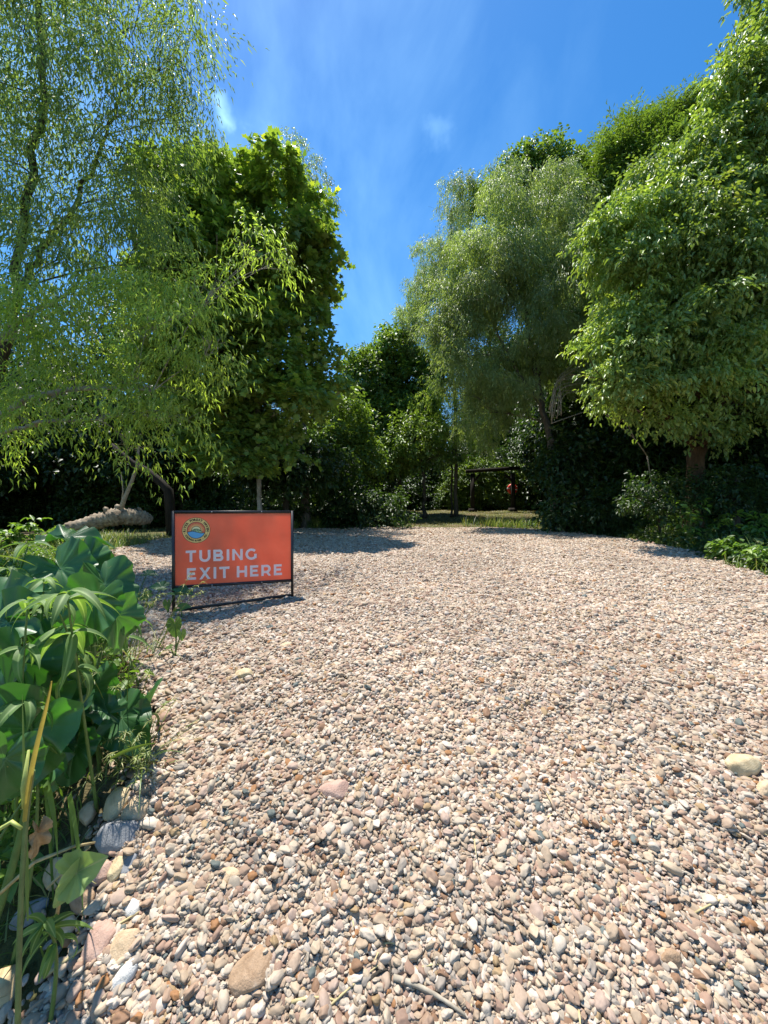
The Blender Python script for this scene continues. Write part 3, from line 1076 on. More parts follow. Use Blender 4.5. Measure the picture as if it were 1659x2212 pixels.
tree('broadleaf_tree', 'deep green tree whose leafy crown tops out just behind the domed willow', 'tree', b,
     [([b, P(1265, 900, 18), P(1240, 600, 18), P(1210, 400, 18)], 0.2, 0.05)],
     [blob(1180, 385, 18, 62, 60), blob(1235, 430, 18, 60, 80), blob(1270, 540, 18, 80, 110), blob(1220, 640, 18, 90, 120), blob(1270, 780, 18, 90, 120), blob(1275, 690, 14.8, 45, 80, .8), blob(1265, 830, 14.8, 50, 70, .8), blob(1050, 440, 18.6, 22, 40), blob(1120, 380, 18, 30, 40)],
     'broad', M['mid'], M['bark_dark'], 22, 111, gaps=0.5, scale=1.2, lobes=6)
b = base(1420, 16)
tree('feathery_tree', 'tall dark feathery-leaved tree on the skyline behind the bright box elder', 'tree', b,
     [([b, P(1415, 900, 16), P(1400, 600, 16), P(1400, 300, 16)], 0.2, 0.05)],
     [blob(1320, 340, 16, 50, 60), blob(1395, 325, 16, 60, 70), blob(1450, 295, 16, 55, 60), blob(1290, 410, 16, 50, 60), blob(1370, 430, 16, 90, 100), blob(1490, 270, 16, 38, 50), blob(1400, 560, 16, 100, 120), blob(1500, 380, 16, 80, 120)],
     'feather', M['mid'], M['bark_dark'], 26, 112, gaps=0.6, shell=0.6, scale=1.2, lobes=6)
# near box elder on the right
b = base(1497, 8.6)
tree('box_elder_tree', 'big bright yellow-green box elder leaning out over the right side of the gravel', 'tree', b,
     [([b, P(1497, 990, 8.6), P(1518, 945, 8.5), P(1580, 880, 8.3), P(1670, 810, 8.2), P(1740, 640, 8.1), P(1750, 350, 8.0)], 0.19, 0.06),
      ([P(1560, 880, 8.4), P(1540, 740, 8.2), P(1500, 560, 8.0), P(1520, 380, 8.0)], 0.08, 0.02)],
     [blob(1640, 120, 7.6, 50, 75, .8), blob(1600, 230, 7.6, 85, 90), blob(1530, 330, 7.5, 70, 90), blob(1460, 430, 7.4, 75, 70), blob(1590, 420, 7.2, 100, 90),
      blob(1400, 500, 7.4, 80, 75), blob(1330, 560, 7.6, 55, 75), blob(1500, 560, 7.1, 100, 80), blob(1620, 600, 7.0, 90, 110), blob(1370, 640, 7.3, 90, 70),
      blob(1470, 700, 7.0, 110, 70), blob(1330, 720, 7.4, 50, 50), blob(1590, 760, 7.1, 90, 70), blob(1400, 780, 7.2, 100, 55), blob(1310, 822, 7.2, 42, 32, .4), blob(1345, 880, 7.8, 42, 26, .4), blob(1450, 900, 7.6, 55, 28, .4), blob(1530, 935, 8.0, 48, 26, .4), blob(1625, 890, 7.8, 55, 36, .5), blob(1365, 835, 7.2, 55, 35, .6),
      blob(1490, 835, 7.4, 100, 55), blob(1700, 330, 7.5, 110, 200), blob(1760, 650, 7.5, 130, 220), blob(1720, 80, 8, 110, 130), blob(1860, 300, 8, 150, 300),
      blob(1500, 480, 8.4, 130, 130), blob(1480, 700, 8.6, 140, 120), blob(1500, 560, 10.3, 180, 150, 1.6), blob(1660, 420, 10.8, 180, 180, 1.8), blob(1430, 710, 10.3, 120, 80, 1.3), blob(1640, 720, 10.5, 150, 120, 1.6)],
     'elder', M['elder'], M['bark_brown'], 46, 113, gaps=0.75, shell=0.42, sub=6, lobes=10)

# understory and background trees: individual crowns in the shade of the big ones
BGT = [
    # px, d, top px row, half width px, label
    (-60, 13, 880, 150, 'dark shaded tree cut by the left edge behind the log'),
    (110, 15, 860, 130, 'dark tree behind the left end of the fallen log'),
    (250, 14, 900, 120, 'dark tree behind the sunlit part of the fallen log'),
    (393, 15, 840, 95, 'thin dark tree just behind the upper left corner of the sign'),
    (620, 13, 930, 120, 'dark tree right of the pale sycamore trunk, above the sign'),
    (795, 23, 900, 70, 'far shaded tree at the left of the clearing end'),
    (1100, 31, 730, 100, 'far pale green tree showing through the lower fringe of the domed willow'),
    (1215, 22, 820, 90, 'shaded tree right of the timber frame'),
    (1225, 12.3, 950, 45, 'dark bushy tree hiding the foot of the domed willow'),
    (1300, 15, 740, 110, 'dark tree below the domed willow, left of the box elder trunk'),
    (1420, 12.0, 860, 110, 'dark tree under the box elder, left of its leaning trunk'),
    (1590, 11, 820, 120, 'dark tree right of the leaning box elder trunk'),
    (1750, 11, 780, 150, 'dark tree cut by the right edge of the photo'),
]
for i, (px, d, top, hw, lab) in enumerate(BGT):
    b = base(px, d)
    rb = random.Random(i)
    h = 1090 - top
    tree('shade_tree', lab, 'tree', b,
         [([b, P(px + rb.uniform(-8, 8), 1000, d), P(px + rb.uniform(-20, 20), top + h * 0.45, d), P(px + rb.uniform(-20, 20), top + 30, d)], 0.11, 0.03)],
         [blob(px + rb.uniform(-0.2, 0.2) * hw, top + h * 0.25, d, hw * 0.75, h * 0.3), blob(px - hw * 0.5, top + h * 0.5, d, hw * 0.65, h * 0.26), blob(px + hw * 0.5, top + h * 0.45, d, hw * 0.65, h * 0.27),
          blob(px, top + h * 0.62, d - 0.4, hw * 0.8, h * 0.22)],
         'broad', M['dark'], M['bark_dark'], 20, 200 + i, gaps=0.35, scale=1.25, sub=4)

# the wood beyond: one far mass
def woodland():
    rng = np.random.default_rng(900)
    bl = []
    for i in range(105):
        a = rng.uniform(-1.25, 1.25)
        d = rng.uniform(27, 40)
        x = math.tan(a * 0.86) * d
        if abs(x) > 55:
            continue
        hgt = (5.0 if abs(x - 1) < 7 else 8.0) + rng.uniform(-1, 1.5)
        hz = rng.uniform(0.25, 1.0) * hgt
        bl.append((np.array([x, d, 0.6 + hz * 0.9]), np.array([3.2, 2.5, 2.2]) * rng.uniform(0.8, 1.2)))
    for i in range(60):
        a = rng.uniform(-1.2, 1.2)
        d = rng.uniform(24.5, 30)
        x = math.tan(a * 0.86) * d
        bl.append((np.array([x, d + (3 if abs(x - 2) < 6 else 0), rng.uniform(1.2, 2.6)]), np.array([2.2, 1.6, 1.5]) * rng.uniform(0.8, 1.2)))
    for i in range(40):
        bl.append((np.array([rng.uniform(9, 24), rng.uniform(15, 27), rng.uniform(2, 12)]), np.array([2.6, 2.4, 2.2]) * rng.uniform(0.8, 1.2)))
    for i in range(26):
        bl.append((np.array([rng.uniform(-20, -7), rng.uniform(15, 24), rng.uniform(2, 8)]), np.array([2.4, 2.2, 2.0]) * rng.uniform(0.8, 1.2)))
    for sgn in (-1, 1):
        for i in range(40):
            y = rng.uniform(5, 28)
            x = sgn * (rng.uniform(10, 17) + y * 0.30)
            if sgn < 0:
                x -= 1.5
            bl.append((np.array([x, y, rng.uniform(0.8, 7.5)]), np.array([2.2, 2.4, 2.0]) * rng.uniform(0.8, 1.2)))
    V, Fc, Rn = crown(rng, bl, 'far', 5.5, 0.6, 0.2)
    mb = MB()
    V2 = [V]
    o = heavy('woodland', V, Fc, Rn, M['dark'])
    tag(o, 'dark mass of far trees closing off the clearing on every side', 'woodland', kind='stuff')


woodland()


def brush():
    """shaded undergrowth between the trunks"""
    rng = np.random.default_rng(901)
    bl = []
    for i in range(95):
        px = rng.uniform(-250, 1900)
        if 830 < px < 1230:
            d = rng.uniform(25, 29)
        elif px > 1230:
            d = rng.uniform(10.5, 17)
        else:
            d = rng.uniform(13.5, 18)
        b = base(px, d, 0)
        r = rng.uniform(0.5, 1.0)
        bl.append((b + np.array([0, 0, r * 0.7]), np.array([r * 1.5, r * 1.2, r * 1.1])))
    V, Fc, Rn = crown(rng, bl, 'broad', 16, 0.6, 0.2)
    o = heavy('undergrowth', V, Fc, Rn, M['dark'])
    tag(o, 'dark tangled undergrowth below the surrounding trees', 'undergrowth', kind='stuff')


brush()

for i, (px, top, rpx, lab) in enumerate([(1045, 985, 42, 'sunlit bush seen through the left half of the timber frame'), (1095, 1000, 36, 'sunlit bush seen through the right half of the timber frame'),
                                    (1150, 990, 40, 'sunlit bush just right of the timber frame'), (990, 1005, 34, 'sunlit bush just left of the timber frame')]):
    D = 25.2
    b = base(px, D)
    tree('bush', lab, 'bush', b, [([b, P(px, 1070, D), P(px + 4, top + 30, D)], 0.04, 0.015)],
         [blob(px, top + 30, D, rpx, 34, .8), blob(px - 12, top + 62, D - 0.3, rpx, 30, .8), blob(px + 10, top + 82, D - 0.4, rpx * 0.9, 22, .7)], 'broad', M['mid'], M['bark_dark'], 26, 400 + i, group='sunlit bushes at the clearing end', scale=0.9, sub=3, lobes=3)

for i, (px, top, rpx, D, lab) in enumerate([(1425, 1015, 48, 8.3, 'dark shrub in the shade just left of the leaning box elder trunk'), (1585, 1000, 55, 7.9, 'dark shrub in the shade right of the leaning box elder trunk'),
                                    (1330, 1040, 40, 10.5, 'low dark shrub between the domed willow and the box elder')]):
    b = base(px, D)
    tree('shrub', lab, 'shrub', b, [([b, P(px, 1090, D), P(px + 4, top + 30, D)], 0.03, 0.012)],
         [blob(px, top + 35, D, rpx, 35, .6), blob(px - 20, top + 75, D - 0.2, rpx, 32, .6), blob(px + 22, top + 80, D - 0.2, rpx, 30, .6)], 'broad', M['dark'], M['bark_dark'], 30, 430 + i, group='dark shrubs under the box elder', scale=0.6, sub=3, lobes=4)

# dead branches
def dead_branch(pts_list, label, m=M['deadwood']):
    o0 = pts_list[0][0][0]
    mb = MB()
    for pts, r in pts_list:
        pts = np.array(pts)
        t = np.linspace(0, 1, 10)
        ix = np.linspace(0, 1, len(pts))
        sp = np.stack([np.interp(t, ix, pts[:, i]) for i in range(3)], 1)
        sp[1:-1] = (sp[:-2] + 2 * sp[1:-1] + sp[2:]) / 4
        mb.tube(sp, np.linspace(r, r * 0.3, 10), 6)
    o = mb.build('dead_branch', m, origin=o0)
    return tag(o, label, 'branch', 'dead branches hanging at the right')


rb = random.Random(8)
br = []
for i in range(11):
    x0, y0 = 1195 + rb.uniform(-10, 20), 905 + rb.uniform(-30, 10)
    x1 = 1245 + rb.uniform(0, 35)
    y1 = 775 + i * 7 + rb.uniform(-5, 5)
    br.append(([P(x0, y0, 12), P((x0 + x1) / 2 - 22, (y0 + y1) / 2 - 25, 11.9), P(x1, y1, 11.8)], 0.014))
br.append(([P(1190, 915, 12), P(1260, 890, 11.8), P(1335, 870, 11.6)], 0.016))
dead_branch(br, 'fan of arching bare grey twigs at the foot of the domed willow')
dead_branch([([P(1398, 985, 9.5), P(1370, 945, 9.4), P(1320, 905, 9.3), P(1290, 880, 9.2)], 0.013), ([P(1370, 945, 9.4), P(1350, 905, 9.4), P(1345, 880, 9.3)], 0.008),
             ([P(1340, 920, 9.35), P(1320, 885, 9.3), P(1305, 872, 9.2)], 0.007), ([P(1398, 985, 9.5), P(1410, 1060, 9.6), P(1418, 1110, 9.7)], 0.014)],
            'thin forked bare branch hanging below the box elder leaves')

# ================================================================ FALLEN LOG


def fallen_log():
    a = P(85, 1168, 7.6)
    a[2] = float(gz(a[0], a[1])) + 0.05
    pts = [a, P(150, 1142, 7.7), P(215, 1125, 7.9), P(255, 1116, 8.0), P(300, 1117, 8.2), P(325, 1122, 8.4)]
    org = on_ground(pts[2], 0)
    root = empty('fallen_log', org, 'thick pale weathered tree trunk lying on the ground at the left behind the big leaves', 'log')
    t = np.linspace(0, 1, 90)
    ix = np.linspace(0, 1, len(pts))
    pts = np.array(pts)
    sp = np.stack([np.interp(t, ix, pts[:, i]) for i in range(3)], 1)
    for _ in range(2):
        sp[1:-1] = (sp[:-2] + 2 * sp[1:-1] + sp[2:]) / 4
    r = np.interp(t, [0, 0.3, 0.6, 0.8, 1], [0.10, 0.14, 0.185, 0.16, 0.10]) * (1 + 0.06 * np.sin(t * 37))
    mb = MB()
    mb.tube(sp, r, 28, wob=0.07)
    lv = mb.v[-1]
    nz = lump(np.random.default_rng(5), 10, 0.010, 4)(lv) + lump(np.random.default_rng(6), 14, 0.005, 45)(lv)
    cen = np.repeat(sp, 28, axis=0)
    mb.v[-1] = lv + norm(lv - cen) * nz[:, None]
    for q, s_ in ((0.5, 0.07), (0.62, 0.08), (0.85, 0.05)):
        p = sp[int(q * 89)] + np.array([0, -0.03, r[int(q * 89)] * 0.9])
        mb.tube([p, p + np.array([-0.02, 0, 0.05]), p + np.array([-0.06, -0.01, 0.08])], [s_, s_ * 0.7, s_ * 0.5], 7, wob=0.15)
    mb.build('log_trunk', M['bark_log'], root, origin=org)
    mb = MB()
    mb.tube([P(258, 1108, 8.0), P(270, 1075, 8.0), P(285, 1040, 7.9), P(296, 1005, 7.8), P(300, 960, 7.7)], [0.05, 0.042, 0.035, 0.028, 0.02], 8, wob=0.06)
    mb.tube([P(262, 1100, 8.0), P(266, 1060, 8.0), P(262, 1020, 7.9)], [0.02, 0.014, 0.01], 6)
    mb.build('branch', M['deadwood'], root, origin=org)


fallen_log()

WD = bark_mat('dark_timber', (0.012, 0.010, 0.008), (0.035, 0.03, 0.024), (9, 9, 2), 0.4)
# leaning dark trunk behind the log
b = base(372, 10.5)
mb = MB()
mb.tube([b, P(365, 1060, 10.5), P(345, 1040, 10.5), P(318, 1018, 10.5), P(285, 1000, 10.4), P(240, 960, 10.2)], [0.15, 0.12, 0.11, 0.10, 0.08, 0.05], 12, wob=0.06)
o = mb.build('leaning_trunk', WD, origin=b)
tag(o, 'dark arched tree trunk bending over behind the fallen log, left of the sign', 'tree trunk')

# ================================================================ TIMBER FRAME AND LIFE RING


def timber_frame():
    D = 22.5
    bl = base(1021, D, 0)
    brr = base(1108, D, 0)
    root = empty('timber_frame', (bl + brr) / 2, 'dark timber post-and-beam frame standing at the far end of the clearing', 'timber frame')
    org = (bl + brr) / 2
    zt = P(1060, 1022, D)[2]
    for q in (bl, brr):
        mb = MB()
        mb.box(q + np.array([0, 0, (zt - q[2]) / 2 - 0.02]), (0.2, 0.2, zt - q[2]), bev=0.015)
        mb.build('post', WD, root, origin=org)
        mb = MB()
        mb.box(q + np.array([0, 0, 0.08]), (0.42, 0.42, 0.26), bev=0.02)
        mb.build('footing', WD, root, origin=org)
    a = P(1007, 1018, D - 0.1)
    c = P(1121, 1011, D + 0.1)
    mid = (a + c) / 2
    ln = np.linalg.norm(c - a)
    ang = math.atan2(c[2] - a[2], c[0] - a[0])
    mb = MB()
    rm = np.array([[math.cos(ang), 0, -math.sin(ang)], [0, 1, 0], [math.sin(ang), 0, math.cos(ang)]])
    mb.box(mid, (ln, 0.24, 0.2), rot=rm, bev=0.015)
    mb.build('beam', WD, root, origin=org)
    for q, s in ((bl, 1), (brr, -1)):
        mb = MB()
        rm = np.array([[math.cos(s * .8), 0, -math.sin(s * .8)], [0, 1, 0], [math.sin(s * .8), 0, math.cos(s * .8)]])
        mb.box(q + np.array([s * 0.22, 0, zt - q[2] - 0.3]), (0.62, 0.12, 0.12), rot=rm, bev=0.01)
        mb.build('brace', WD, root, origin=org)
    # life ring hung on the far side of the right post
    c = np.array([brr[0] + 0.02, brr[1] + 0.19, P(1108, 1056, D)[2]])
    import bmesh
    mb = MB()
    R1, R2 = 0.225, 0.085
    nu, nv = 40, 14
    V, f, mi = [], [], []
    for i in range(nu):
        u = 2 * math.pi * i / nu
        for j in range(nv):
            v = 2 * math.pi * j / nv
            rr = R1 + R2 * math.cos(v)
            V.append((rr * math.cos(u), R2 * 0.8 * math.sin(v), rr * math.sin(u)))
            f.append((i * nv + j, ((i + 1) % nu) * nv + j, ((i + 1) % nu) * nv + (j + 1) % nv, i * nv + (j + 1) % nv))
    mb.add(V, f)
    mb.m = [1 if ((k // nv + 2) % 10) < 2 else 0 for k in range(len(f))]
    red = simple('red_float', (0.75, 0.05, 0.025), 0.4)
    o = mb.build('life_ring', [red, simple('white_band', (0.7, 0.7, 0.68), 0.5)])
    o.location = c
    tag(o, 'red life ring hanging behind the right post of the timber frame', 'life ring')
    mb = MB()
    mb.tube([(0, -0.02, R1), (0, -0.10, R1 + 0.08), (0, -0.13, R1 + 0.10)], 0.008, 6)
    mb.build('hanging_cord', M['straw'], o)


timber_frame()

# ================================================================ SIGN
def arc(cx, cy, r, a0, a1, n=14):
    return [(cx + r * math.cos(math.radians(a0 + (a1 - a0) * i / n)), cy + r * math.sin(math.radians(a0 + (a1 - a0) * i / n))) for i in range(n + 1)]


def strokepoly(pts, w):
    pts = np.array(pts, float)
    # drop doubles
    k = [0] + [i for i in range(1, len(pts)) if np.linalg.norm(pts[i] - pts[i - 1]) > 1e-6]
    pts = pts[k]
    n = len(pts)
    L_, R_ = [], []
    for i in range(n):
        d0 = pts[i] - pts[i - 1] if i > 0 else pts[1] - pts[0]
        d1 = pts[i + 1] - pts[i] if i < n - 1 else pts[-1] - pts[-2]
        d0 /= np.linalg.norm(d0)
        d1 /= np.linalg.norm(d1)
        n0 = np.array([-d0[1], d0[0]])
        n1 = np.array([-d1[1], d1[0]])
        m = n0 + n1
        m /= np.linalg.norm(m)
        s = (w / 2) / max(0.4, m @ n0)
        L_.append(pts[i] + m * s)
        R_.append(pts[i] - m * s)
    V = L_ + R_
    return V, [(i + n, i + 1 + n, i + 1, i) for i in range(n - 1)]


WS = 0.215
h_ = WS / 2
GL = {
    'T': (0.82, [[(0, 1 - h_), (0.82, 1 - h_)], [(0.41, 1 - WS), (0.41, 0)]], []),
    'U': (0.88, [[(h_, 1), (h_, 0.42)] + arc(0.44, 0.42, 0.345, 180, 360)[1:] + [(0.88 - h_, 1)]], []),
    'B': (0.84, [[(h_, 0), (h_, 1)], [(WS, 1 - h_), (0.46, 1 - h_)] + arc(0.46, 0.72, 0.185, 90, -90)[1:] + [(WS, 0.535)],
                 [(WS, 0.465)] + [(0.52, 0.465)] + arc(0.52, 0.28, 0.185, 90, -90)[1:] + [(WS, h_)]], []),
    'I': (WS, [[(h_, 0), (h_, 1)]], []),
    'N': (0.88, [[(h_, 0), (h_, 1)], [(0.88 - h_, 0), (0.88 - h_, 1)]], [[(0.0, 1), (0.69, 0), (0.88, 0), (0.19, 1)]]),
    'G': (0.94, [arc(0.5, 0.5, 0.405, 42, 322, 30), [(0.84, 0.52), (0.84, 0.12)]], []),
    'E': (0.72, [[(h_, 0), (h_, 1)], [(WS, 1 - h_), (0.70, 1 - h_)], [(WS, 0.51), (0.63, 0.51)], [(WS, h_), (0.72, h_)]], []),
    'X': (0.88, [], [[(0, 0), (0.23, 0), (0.87, 1), (0.64, 1)], [(0.65, 0), (0.88, 0), (0.24, 1), (0.01, 1)]]),
    'H': (0.86, [[(h_, 0), (h_, 1)], [(0.86 - h_, 0), (0.86 - h_, 1)], [(WS, 0.5), (0.67, 0.5)]], []),
    'R': (0.84, [[(h_, 0), (h_, 1)], [(WS, 1 - h_), (0.43, 1 - h_)] + arc(0.43, 0.63, 0.275, 90, -90)[1:] + [(WS, 0.355)]], [[(0.40, 0.30), (0.60, 0.36), (0.84, 0), (0.62, 0)]]),
}


def write(mb, text, x0, z0, width, cap, y=-0.0035, space=0.60):
    adv = sum(space if c == ' ' else GL[c][0] for c in text)
    gaps = sum(1 for a, b_ in zip(text, text[1:]) if a != ' ' and b_ != ' ')
    g = (width / cap - adv) / max(1, gaps)
    xc, k = 0.0, 0
    for i, c in enumerate(text):
        if c == ' ':
            xc += space
            continue
        wd, st, pol = GL[c]
        for s_ in st:
            V, f = strokepoly(s_, WS)
            yy = y - 0.00012 * (k % 4)
            mb.add([(x0 + (xc + v[0]) * cap, yy, z0 + v[1] * cap) for v in V], f)
            k += 1
        for p_ in pol:
            yy = y - 0.00012 * (k % 4)
            mb.add([(x0 + (xc + v[0]) * cap, yy, z0 + v[1] * cap) for v in p_], [tuple(range(len(p_)))])
            k += 1
        xc += wd
        if i + 1 < len(text) and text[i + 1] != ' ':
            xc += g


def sign():
    fl = P(372, 1315, 3.11)
    fr = P(634, 1300, 3.42)
    ang = math.atan2(fr[1] - fl[1], fr[0] - fl[0])
    W = math.hypot(fr[0] - fl[0], fr[1] - fl[1])
    z0 = float(gz(fl[0], fl[1])) + 0.005
    tl, tr = P(372, 1103, 3.11)[2] - z0, P(634, 1104, 3.42)[2] - z0
    Ht = (tl + tr) / 2
    Hm = (P(372, 1270, 3.11)[2] + P(634, 1257, 3.42)[2]) / 2 - z0
    root = empty('yard_sign', (fl[0], fl[1], z0), 'orange-red sign in a black metal frame reading TUBING EXIT HERE, standing on the gravel', 'sign')
    root.rotation_euler = (0, 0, ang)
    t = 0.022
    black = simple('black_metal', (0.016, 0.016, 0.018), 0.38, 0.5, 60, 0.3)
    zr = float(gz(fr[0], fr[1])) + 0.005 - z0
    for x, zb in ((t / 2, -0.06), (W - t / 2, zr - 0.06)):
        mb = MB()
        mb.box((x, 0, (Ht + zb) / 2), (t, t, Ht - zb), bev=0.002)
        mb.build('leg', black, root)
    zs = [('top_bar', Ht - t / 2 + 0.003, 0), ('middle_bar', Hm + t / 2, 0), ('bottom_bar', 0.035, zr)]
    for nm, z, dz in zs:
        mb = MB()
        ln = W - 2 * t - 0.001
        a = math.atan2(dz, ln)
        rm = np.array([[math.cos(a), 0, -math.sin(a)], [0, 1, 0], [math.sin(a), 0, math.cos(a)]])
        mb.box((W / 2, 0, z + dz / 2), (ln, t, t), rot=rm, bev=0.002)
        mb.build(nm, black, root)
    bolt = simple('bolt_metal', (0.35, 0.34, 0.33), 0.35, metal=0.9)
    for fx in (0.31, 0.72):
        for z in (Ht - t / 2 + 0.003, Hm + t / 2, 0.04):
            mb = MB()
            mb.tube([(W * fx, -t / 2 + 0.002, z), (W * fx, -t / 2 - 0.006, z)], 0.006, 8)
            mb.build('bolt', bolt, root)
    # panel
    m, nt, out = mat('orange_panel')
    L = nt.links.new
    tc = N(nt, 'ShaderNodeTexCoord')
    no = N(nt, 'ShaderNodeTexNoise', i_Scale=7.0, i_Detail=5.0)
    L(tc.outputs['Object'], no.inputs['Vector'])
    r = ramp(nt, [(0.3, (0.84, 0.24, 0.13)), (0.7, (0.90, 0.29, 0.165))])
    L(no.outputs['Fac'], r.inputs[0])
    bs = N(nt, 'ShaderNodeBsdfPrincipled', i_Roughness=0.42)
    n4 = N(nt, 'ShaderNodeTexNoise', i_Scale=26.0, i_Detail=8.0, i_Roughness=0.75)
    L(tc.outputs['Object'], n4.inputs['Vector'])
    r4 = ramp(nt, [(0.54, (0, 0, 0)), (0.75, (0.55, 0.55, 0.55))])
    L(n4.outputs['Fac'], r4.inputs[0])
    m4 = N(nt, 'ShaderNodeMix', data_type='RGBA')
    m4.inputs[7].default_value = (0.62, 0.36, 0.26, 1)
    L(r4.outputs[0], m4.inputs[0])
    L(r.outputs[0], m4.inputs[6])
    L(m4.outputs[2], bs.inputs['Base Color'])
    tr_ = N(nt, 'ShaderNodeBsdfTranslucent')
    L(r.outputs[0], tr_.inputs[0])
    mx = N(nt, 'ShaderNodeMixShader')
    mx.inputs[0].default_value = 0.55
    L(bs.outputs[0], mx.inputs[1])
    L(tr_.outputs[0], mx.inputs[2])
    L(mx.outputs[0], out.inputs['Surface'])
    x0, x1, za, zb = t, W - t, Hm + t, Ht - t
    pw, ph = x1 - x0, zb - za
    mb = MB()
    mb.box(((x0 + x1) / 2, 0, (za + zb) / 2), (pw - 0.001, 0.005, ph - 0.001))
    panel = mb.build('panel', m, root, smooth=False)
    white = simple('white_lettering', (0.83, 0.84, 0.86), 0.45, 0.4, trans=0.25)
    mb = MB()
    write(mb, 'TUBING', x0 + 0.085 * pw, za + 0.32 * ph, 0.60 * pw, 0.163 * ph)
    write(mb, 'EXIT HERE', x0 + 0.094 * pw, za + 0.070 * ph, 0.822 * pw, 0.165 * ph)
    mb.build('lettering', white, panel, smooth=False)
    # emblem
    cx, cz, rr = x0 + 0.171 * pw, za + 0.765 * ph, 0.108 * 0.98
    mats = [simple('emblem_dark', (0.05, 0.022, 0.015), 0.5), simple('emblem_yellow', (0.80, 0.62, 0.22), 0.5, trans=0.2), simple('emblem_orange', (0.78, 0.16, 0.08), 0.5, trans=0.2),
            simple('emblem_ray', (0.80, 0.48, 0.16), 0.5), simple('emblem_green', (0.28, 0.45, 0.24), 0.5), simple('emblem_blue', (0.14, 0.45, 0.78), 0.5, trans=0.2),
            simple('emblem_pale', (0.70, 0.66, 0.36), 0.5)]
    mb = MB()
    lay = [0]

    def poly(pts, mi):
        lay[0] += 1
        y = -0.0032 - 0.00018 * lay[0]
        mb.add([(cx + p[0] * rr, y, cz + p[1] * rr) for p in pts], [tuple(range(len(pts)))], mi)

    def ring(r0, r1, mi, a0=0, a1=360, n=64):
        lay[0] += 1
        y = -0.0032 - 0.00018 * lay[0]
        V, f = [], []
        for i in range(n + 1):
            a = math.radians(a0 + (a1 - a0) * i / n)
            V += [(cx + r0 * rr * math.cos(a), y, cz + r0 * rr * math.sin(a)), (cx + r1 * rr * math.cos(a), y, cz + r1 * rr * math.sin(a))]
        for i in range(n):
            f.append((2 * i, 2 * i + 1, 2 * i + 3, 2 * i + 2))
        mb.add(V, f, mi)

    ring(0.970, 1.0, 0)
    ring(0.655, 0.970, 1)
    poly(arc(0, 0, 0.66, 0, 360, 64)[:-1], 0)
    poly(arc(0, 0, 0.625, 0, 360, 64)[:-1], 2)
    for i in range(31):
        a = math.radians(-4 + i * 188 / 30)
        r0, r1, w = 0.33, (0.56 if i % 2 else 0.50), 0.016
        c_, s_ = math.cos(a), math.sin(a)
        ox, oz = 0.0, -0.02
        pts = [(ox + r0 * c_ - w * s_, oz + r0 * s_ + w * c_), (ox + r0 * c_ + w * s_, oz + r0 * s_ - w * c_), (ox + r1 * c_ + w * .6 * s_, oz + r1 * s_ - w * .6 * c_), (ox + r1 * c_ - w * .6 * s_, oz + r1 * s_ + w * .6 * c_)]
        V = [(cx + p[0] * rr, -0.0032 - 0.00018 * 5, cz + p[1] * rr) for p in pts]
        mb.add(V, [(0, 1, 2, 3)], 3)
    lay[0] = 6
    poly(arc(0, -0.02, 0.345, 0, 180, 30), 0)
    poly(arc(0, -0.02, 0.31, 0, 180, 30), 6)

    def hill(sc, off):
        return [(-0.44 * sc, -0.09), (-0.30 * sc, 0.02 - off), (-0.1 * sc, 0.125 - off), (0.04 * sc, 0.135 - off), (0.2 * sc, 0.09 - off), (0.34 * sc, -0.02 - off), (0.48 * sc, -0.16)]
    poly(hill(1.0, 0) + [(0.3, -0.2), (-0.3, -0.14)], 0)
    poly(hill(0.93, 0.035) + [(0.25, -0.19), (-0.3, -0.13)], 4)
    for a_, b_ in (((-0.05, 0.10), (-0.2, -0.03)), ((-0.12, 0.04), (0.0, -0.13)), ((0.10, 0.11), (0.06, 0.02)), ((0.06, 0.02), (0.2, -0.15)), ((0.06, 0.02), (-0.10, 0.03)), ((0.1, 0.03), (0.34, -0.07)), ((-0.2, -0.02), (-0.1, -0.11))):
        V, f = strokepoly([a_, b_], 0.024)
        lay[0] += 1
        y = -0.0032 - 0.00018 * lay[0]
        mb.add([(cx + v[0] * rr, y, cz + v[1] * rr) for v in V], f, 0)
    # water: below a wave line, inside the inner circle
    wave = [(x, -0.13 + 0.075 * math.cos((x + 0.28) * 4.6) - 0.02) for x in np.linspace(-0.61, 0.63, 26)]

    def water(rad, dz):
        pts = []
        for x, z in wave:
            z = z + dz
            if x * x + z * z < rad * rad:
                pts.append((x, z))
        a0 = math.degrees(math.atan2(pts[-1][1], pts[-1][0]))
        a1 = math.degrees(math.atan2(pts[0][1], pts[0][0]))
        if a1 > 0:
            a1 -= 360
        return pts[::-1] + arc(0, 0, rad, a1 if a1 < a0 else a1 - 360, a0, 30)
    for rad, dz, mi in ((0.64, 0.02, 0), (0.615, -0.02, 5)):
        pts = water(rad, dz)
        c0 = (0, -0.35)
        lay[0] += 1
        y = -0.0032 - 0.00018 * lay[0]
        V = [(cx + p[0] * rr, y, cz + p[1] * rr) for p in [c0] + pts]
        n = len(pts)
        mb.add(V, [(0, i + 1, (i + 1) % n + 1) for i in range(n)], mi)
    emb = mb.build('emblem', mats, panel, smooth=False)
    # ring lettering from the built-in font
    vs, fs, nn = [], [], 0

